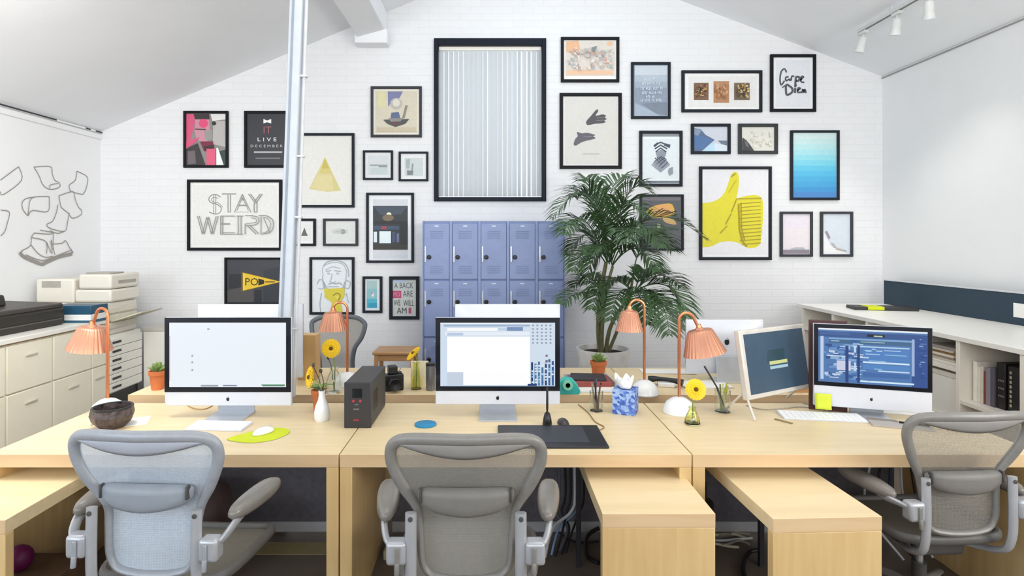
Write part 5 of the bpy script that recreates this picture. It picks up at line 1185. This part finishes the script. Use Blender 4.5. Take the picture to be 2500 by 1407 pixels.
# papers, pad, pen at the right computer
def sheets(px, py, w, d, n, rz, label, z=DZ, mat=PAPER, th=.0012):
    c = D(px, py, z)
    b = MB()
    for i in range(n): b.T = Matrix.Rotation(random.uniform(-.05, .05), 4, 'Z') @ Matrix.Translation((random.uniform(-.006, .006), random.uniform(-.006, .006), i * th)); b.box((-w/2, -d/2, 0), (w/2, d/2, th * .9))
    return tag(b.build('paper_stack', mat, loc=(c.x, c.y, z), rot=(0, 0, rz), smooth=0), label, 'paper')
sheets(2190, 1006, .36, .12, 6, math.radians(-16), 'loose white papers under the angled computer')
c = D(2185, 1034)
t = thing('notepad', (c.x, c.y - .035, DZ), 'grey pad with a black pen beside the rightmost chair', 'notepad', math.radians(-20))
b = MB(); b.box((-.13, -.06, 0), (.13, .06, .008)); b.build('pad_cover', M('pad_grey', 'B6AFA8', rough=.6), t, bevel=.002)
b = MB(); b.box((-.128, .03, .0082), (-.0, .058, .011)); b.build('binding', M('pad_dark', '8A837A', rough=.6), t)
b = MB(); b.tube([(.0, .015, .013), (.12, -.005, .013)], .0045, 8); b.build('pen', BLACKP, t)
c = D(1914, 1028); b = MB(); b.box((-.045, -.006, 0), (.045, .006, .006)); tag(b.build('wooden_strip', M('strip_brown', '8A7A5C', rough=.6), loc=(c.x - .01, c.y - .015, DZ), rot=(0, 0, math.radians(-55)), bevel=.002), 'short brown strip lying at the left end of the long keyboard', 'strip')
cable([D(1960, 985, DZ + .003), D(1990, 990, DZ + .003), D(2020, 1003, DZ + .003), D(2050, 1010, DZ + .003), D(2075, 1012, DZ + .003)], .003, M('grey_cable', 'A49C92', rough=.6), 'grey cable in front of the foot of the angled computer')
cable([D(1822, 990, DZ + .003), D(1860, 1000, DZ + .003), D(1910, 998, DZ + .003), D(1950, 994, DZ + .003), D(1985, 996, DZ + .003)], .003, MATS['grey_cable'], 'grey cable lying under the old silver monitor')
# lime sticky note on the chin of the right computer
q = Vector((1.957, 2.96, 0)); n = Vector((-math.sin(math.radians(18)), -math.cos(math.radians(18)), 0)); sd = Vector((math.cos(math.radians(18)), -math.sin(math.radians(18)), 0))
pc_ = q + sd * (-.222) + n * .0185
b = MB(); b.grid(lambda u, v: ((u - .5) * .076, -.014 * (1 - v) ** 2, .028 + .08 * v), 4, 6)
tag(b.build('sticky_note', M('sticky_lime', 'CFDB3A', rough=.7), loc=(pc_.x, pc_.y, DZ), rot=(0, 0, -math.radians(18)), solid=.0006), 'lime sticky note on the lower left corner of the angled computer', 'sticky note')
# maroon board behind the right computer
b = MB(); b.box((-.272, -.008, 0), (-.09, .008, .484)); tag(b.build('display_board', M('maroon_board', '4A2A28', rough=.5, var=.1), loc=(1.977, 3.022, DZ), rot=(0, 0, -math.radians(18)), bevel=.003), 'dark maroon board standing behind the angled computer', 'board')

# ================================================================== things on the far desks
def fpos(px, py, Y): v = W(px, py, Y); return v.x
def pot_plant(px, Y, r, h, label):
    t = thing('potted_succulent', (fpos(px, 0, Y), Y, DZ), label, 'plant')
    b = MB(); b.lathe([(0, 0), (r * .68, 0), (r * .9, h * .76), (r * 1.0, h * .78), (r * 1.04, h), (r * .9, h), (r * .85, h * .86), (0, h * .86)], 22); b.build('pot', TERRA, t)
    b = MB(); b.lathe([(0, h * .9), (r * .86, h * .88)], 16); b.build('soil', SOIL, t)
    b = MB()
    for k in range(14):
        a = k * 2.4; rr = r * (.25 + .055 * k); zz = h + .055 - .0025 * k
        b.tube(bez((0, 0, h * .88), (rr * .7 * math.cos(a), rr * .7 * math.sin(a), zz * .98), (rr * 1.25 * math.cos(a), rr * 1.25 * math.sin(a), zz), 5), [.004, .008, .009, .008, .005, .001], 6)
    b.build('leaves', LEAF2, t); return t
pot_plant(385, 3.52, .05, .115, 'small terracotta succulent at the left end of the far desks')
pot_plant(1461, 3.78, .053, .12, 'terracotta succulent beside the paper tray, before the palm pot')
# tan board box beside the left screen
b = MB(); b.box((-.06, -.05, 0), (.06, .05, .295)); tag(b.build('tan_box', TANW, loc=(fpos(733, 0, 3.62) , 3.80, DZ), bevel=.003), 'tan upright box between the left screen and the vases', 'box')
# glass vase with a gerbera facing the viewer
Y = 3.45
t = thing('glass_vase', (fpos(816, 0, Y), Y, DZ), 'clear glass vase with a yellow gerbera facing the viewer, below the copper shade', 'vase')
b = MB(); b.lathe([(0, 0), (.04, 0), (.045, .006), (.05, .05), (.035, .10), (.02, .13), (.024, .15), (.021, .15), (.017, .13), (.032, .10), (.046, .05), (.04, .01), (0, .008)], 26); b.build('glass', GLASS, t)
gz = EYE - (850 - CY) * Y / F - DZ
gerbera(t, [(.0, 0, .012), (.004, 0, .15), (-.004, -.003, gz - .06), (-.014, -.012, gz)], (.0, -1, .12), .057, 18)
b = MB(); b.tube([(.0, 0, .012), (-.02, .004, .16), (-.035, .0, .2)], .002, 6); b.ball((-.036, 0, .205), .008, .008, .01, 8, 6); b.build('dry_stem', MATS['seed_dark'], t)
# camera
Y = 3.50
t = thing('camera', (fpos(958, 0, Y), Y, DZ), 'black camera with a big lens on the far middle desk, behind the power unit', 'camera', .35)
b = MB(); b.box((-.065, -.03, 0), (.065, .035, .10)); b.box((-.028, -.028, .1002), (.028, .03, .15)); b.build('camera_body', BLACKP, t, bevel=.008, seg=3)
b = MB(); b.lathe([(0, 0), (.036, 0), (.038, .01), (.038, .06), (.034, .065), (.03, .06), (0, .055)], 22); b.v = [(v[0], -.0305 - v[2], v[1] + .052) for v in b.v]; b.build('lens', M('lens_black', '1C1D20', rough=.25), t)
b = MB(); b.box((.03, -.02, .1002), (.055, .01, .112)); b.build('dial', CHARP, t, bevel=.003)
# vase with a leaning gerbera by the camera
Y = 3.52
t = thing('glass_vase', (fpos(1016, 0, Y), Y, DZ), 'clear glass vase with a sideways yellow flower, right of the camera', 'vase')
b = MB(); b.lathe([(0, 0), (.03, 0), (.034, .005), (.033, .06), (.022, .11), (.018, .15), (.022, .165), (.019, .165), (.015, .15), (.019, .11), (.029, .06), (.03, .01), (0, .008)], 24); b.build('glass', WATER, t)
gz = EYE - (864 - CY) * Y / F - DZ
gerbera(t, [(0, 0, .012), (.004, 0, .15), (.003, 0, gz - .03), (-.014, -.004, gz)], (-.62, -.25, .7), .054, 16)
b = MB(); b.box((-.055, -.004, 0), (.055, .004, .155)); tag(b.build('note_card', M('cream_card', 'E9DFBE', rough=.6), loc=(fpos(1024, 0, 3.6), 3.60, DZ), rot=(-.08, 0, 0)), 'cream card standing behind the sideways yellow flower', 'card')
Y = 3.50
t = thing('metal_tumbler', (fpos(1051, 0, Y), Y, DZ), 'dark metal tumbler left of the front middle computer', 'cup')
b = MB(); b.lathe([(0, 0), (.024, 0), (.027, .004), (.029, .15), (.026, .15), (.024, .01), (0, .01)], 22); b.build('cup_body', M('gunmetal', '7C7E84', rough=.3, metal=.6), t)
b = MB(); b.lathe([(0, .1502), (.029, .1502), (.029, .165), (.012, .17), (0, .17)], 22); b.build('lid', BLACKP, t)
# paper tray with red books, teal tape
Y = 3.56
t = thing('paper_tray', (fpos(1438, 0, Y), Y, DZ), 'silver letter tray on the far middle desk behind the pen glass', 'tray', .06)
b = MB(); b.box((-.14, -.12, .0), (.14, .12, .006)); b.box((-.14, -.12, .0062), (-.133, .12, .06)); b.box((.133, -.12, .0062), (.14, .12, .06)); b.box((-.132, .112, .0062), (.132, .12, .06)); b.build('tray_body', ALU, t, bevel=.002)
b = MB(); b.box((-.128, -.11, .0065), (.128, .105, .028)); tag(b.build('paper_pile', PAPER, loc=(fpos(1438, 0, Y), Y, DZ), rot=(0, 0, .06)), 'pile of white paper lying in the silver letter tray', 'paper')
b = MB(); b.box((-.12, -.10, 0), (.12, .09, .028)); tag(b.build('red_book', M('brick_red_cover', 'A4524A', rough=.5, var=.1), loc=(fpos(1439, 0, Y), Y, DZ + .029), rot=(0, 0, .02), bevel=.002), 'brick red book on top of the paper in the letter tray', 'book')
b = MB(); b.box((-.10, -.07, 0), (.11, .08, .014)); tag(b.build('black_book', CHARP, loc=(fpos(1434, 0, Y), Y + .0, DZ + .058), rot=(0, 0, -.08), bevel=.002), 'thin dark notebook on top of the brick red book', 'book')
q = W(1384, 922, 3.42)
t = thing('tape_dispenser', (q.x, 3.42, DZ), 'teal tape dispenser at the right edge of the front middle computer', 'tape dispenser', 0)
b = MB(); P = catmull([(-.07, 0), (.07, 0), (.075, .03), (.04, .08), (.0, .10), (-.04, .085), (-.07, .04)], 4, closed=True) if False else [(-.07, 0), (.07, 0), (.078, .02), (.06, .06), (.03, .092), (0, .10), (-.03, .092), (-.055, .065), (-.075, .03)]
b.prism(P, -.025, .025); b.build('dispenser_body', M('teal_plastic', '3CB4AE', rough=.35), t, bevel=.006, seg=3)
b = MB(); b.lathe([(.014, -.012), (.03, -.012), (.03, .012), (.014, .012), (.014, -.012)], 22); b.v = [(v[0], v[2], v[1] + .06) for v in b.v]; b.v = [(v[0], v[1] - .037 , v[2]) for v in b.v]; b.build('tape_roll', M('tape_green', '7FD0B0', rough=.3), t)
# handset, notebook papers
q = D(1640, 948, DZ)
t = thing('phone_handset', (q.x - .02, 3.60, DZ), 'dark curved phone handset lying between the two right copper lamps', 'phone', -.2)
b = MB(); P = bez((-.10, .03, .03), (0, .0, .055), (.10, -.03, .03), 12); b.sweep(P, (0, 0, 1), [.026, .026, .024, .02, .018, .017, .017, .017, .018, .02, .024, .026, .026], [.022, .02, .018, .014, .012, .011, .011, .011, .012, .014, .018, .02, .022], 12, closed=False); b.build('handset', BLACKP, t)
b = MB(); b.box((-.05, -.045, 0), (.05, .045, .028)); b.build('cradle', M('phone_white', 'E6E6E6', rough=.4), t, bevel=.006)
sheets(1720, 940, .30, .18, 5, .1, 'loose white papers on the far right desk below the tilted copper shade')
sheets(1630, 908, .36, .14, 4, -.05, 'white sheets near the back edge of the far desk behind the dark handset')
b = MB(); b.ball((0, 0, .045), .036, .04, .045, 12, 8)
for i, v in enumerate(b.v): b.v[i] = (v[0] * random.uniform(.8, 1.15), v[1] * random.uniform(.8, 1.15), max(0, v[2] * random.uniform(.85, 1.1)))
tag(b.build('crumpled_paper', M('crumple', 'F2F2F2', rough=.8), loc=(.79, 3.44, DZ), smooth=0), 'crumpled white paper behind the blue tissue box', 'paper')
for px, w, rz, lb in ((1890, .07, .1, 'short wooden strip under the old monitor on the far desk'), (1945, .12, -.1, 'wooden blocks beyond the old monitor near the lime note')):
    q = W(px, 970, 3.46); b = MB(); b.box((-w / 2, -.02, 0), (w / 2, .02, .03)); tag(b.build('wood_block', OAK, loc=(q.x, 3.46, DZ), rot=(0, 0, rz), bevel=.003), lb, 'wood block')

# ================================================================== under the desks
b = MB(); b.box((-.17, -.2, 0), (.17, .2, .42)); tag(b.build('waste_bag', M('mauve_cloth', '6B5C60', rough=.9, var=.2, scale=6), loc=(-1.78 + .28, 2.78, 0), bevel=.06, seg=4), 'mauve grey cloth bin under the left desk beside the corner bench', 'bin')
q = W(48, 1356, 2.45)
b = MB(); b.ball((0, 0, .055), .055, .055, .055); tag(b.build('rubber_ball', M('plum_ball', '6A1050', rough=.5), loc=(-2.02, 2.45, .24), smooth=60), 'plum coloured ball under the corner bench at the lower left', 'ball')
b = MB(); b.box((-.13, -.15, 0), (.13, .15, .239)); tag(b.build('storage_crate', M('brown_crate', '5E4630', rough=.8, var=.2), loc=(-1.955, 2.45, 0), bevel=.004), 'brown crate under the corner bench carrying the plum ball', 'crate')
def tower(x, y, label):
    t = thing('computer_tower', (x, y, 0), label, 'computer tower')
    b = MB(); b.box((-.09, -.12, .012), (.09, .12, .40)); b.build('case', CHARP, t, bevel=.008)
    b = MB(); b.box((-.085, -.1235, .05), (.085, -.1203, .38)); b.build('front_grille', BLACKP, t)
    b = MB()
    for sx in (-.07, .07):
        for sy in (-.09, .09): b.lathe([(0, 0), (.012, 0), (.012, .0118), (0, .0118)], 10, c=(sx, sy, 0))
    b.build('feet', BLACKP, t)
tower(1.03, 3.095, 'dark computer tower on the floor between the two right benches, against the felt screen')
# hanging and lying cables
for i, (x0, x1, m, r) in enumerate(((1398, 1350, CABLEW, .008), (1388, 1375, CABLEB, .006), (1408, 1365, M('blue_cable', '8FB4DC', rough=.5), .006), (1375, 1390, CABLEB, .006), (1420, 1400, CABLEB, .006), (1360, 1385, M('slate_cable', '6A6E7C', rough=.5), .006))):
    Y = 3.10 + .012 * i; a = W(x0, 1145, Y); a.z = .68; c = W(x0 + 6, 1200, Y); d = W(x0 - 4, 1250, Y); e_ = W(x1, 1290, Y - .05); e_.z = max(e_.z, .04)
    cable([a, c, d, e_, Vector((e_.x - .05, e_.y - .08, .012))], r, m, ['thick white cable hanging under the middle desk beside the bench', 'black cable hanging just left of the thick white one', 'pale blue cable hanging right of the thick white one', 'black cable hanging leftmost in the bundle under the middle desk', 'black cable hanging rightmost in the bundle under the middle desk', 'slate grey cable in the bundle under the middle desk'][i])
def floor_pt(px, py, z=.01): return D(px, py, z)
cable([floor_pt(1345, 1275, .03), floor_pt(1375, 1308), floor_pt(1400, 1322), floor_pt(1430, 1325), floor_pt(1462, 1322)], .006, CABLEB, 'black cable curving along the floor right of the middle chair')
cable([floor_pt(1462, 1290, .05), floor_pt(1438, 1305, .03), floor_pt(1430, 1330, .015), floor_pt(1436, 1360, .012), floor_pt(1462, 1375, .012)], .011, CABLEB, 'thick black cable loop at the left foot of the middle bench')
cable([floor_pt(1862, 1342, .03), floor_pt(1830, 1348, .02), floor_pt(1817, 1370, .015), floor_pt(1815, 1395, .012), floor_pt(1828, 1440, .012)], .011, CABLEB, 'thick black cable loop between the two benches')
for i in range(9):
    px0 = 1690 + random.uniform(0, 50); py0 = 1275 + i * 7; L = random.uniform(80, 130)
    cable([floor_pt(px0, py0), floor_pt(px0 + L * .35, py0 + random.uniform(-6, 8), .014), floor_pt(px0 + L * .7, py0 + random.uniform(-6, 8)), floor_pt(px0 + L, py0 + random.uniform(-3, 6))], .007, [CABLEW, MATS['grey_cable'], M('ivory_cable', 'D8D2B4', rough=.5)][i % 3], 'pale cable in the tangle on the floor between the two benches')['group'] = 'floor cables between the two benches'
q = D(1740, 1208, .55)
t = thing('power_brick', (.968, 2.62, .0), 'black power adapter on a stand under the right desk, left of its bench', 'power adapter')
b = MB(); b.box((-.04, -.03, .40), (.04, .03, .47)); b.build('adapter', BLACKP, t, bevel=.008)
b = MB(); b.tube([(0, 0, .012), (0, 0, .3995)], .012); b.lathe([(0, 0), (.05, 0), (.05, .012), (0, .012)], 18); b.build('stand', CHARP, t)
b = MB(); b.hexa([(-.35, -.1, 0), (.3, -.1, 0), (.3, .02, 0), (-.35, .02, 0)], [(-.35, -.1, .004), (.3, -.1, .004), (.3, .02, .004), (-.35, .02, .004)]); tag(b.build('floor_trunking', M('trunking', '9A8F66', rough=.6), loc=(-1.15, 3.12, 0)), 'flat khaki cable cover on the floor under the left desk', 'cable cover')
b = MB(); b.box((-.16, -.06, 0), (.16, .06, .05)); tag(b.build('power_strip', M('strip_cream', 'D2C89A', rough=.5), loc=(-.40, 3.02, 0), bevel=.006), 'cream power strip on the floor left of the middle chair', 'power strip')
for i in range(5):
    x0 = 2.02 + .05 * i
    cable([Vector((x0, 3.10 + .01 * i, .68)), Vector((x0 + .02, 3.08, .5)), Vector((x0 - .05 + .02 * i, 3.02, .25)), Vector((x0 + .1, 2.95, .012 + .012 * (i % 2)))], .006, [CABLEW, CABLEB, M('navy_cable', '2C3458', rough=.5), CABLEW, CABLEB][i], 'cable hanging in the dark under the right desk, left of the rightmost chair')['group'] = 'hanging cables under the right desk'
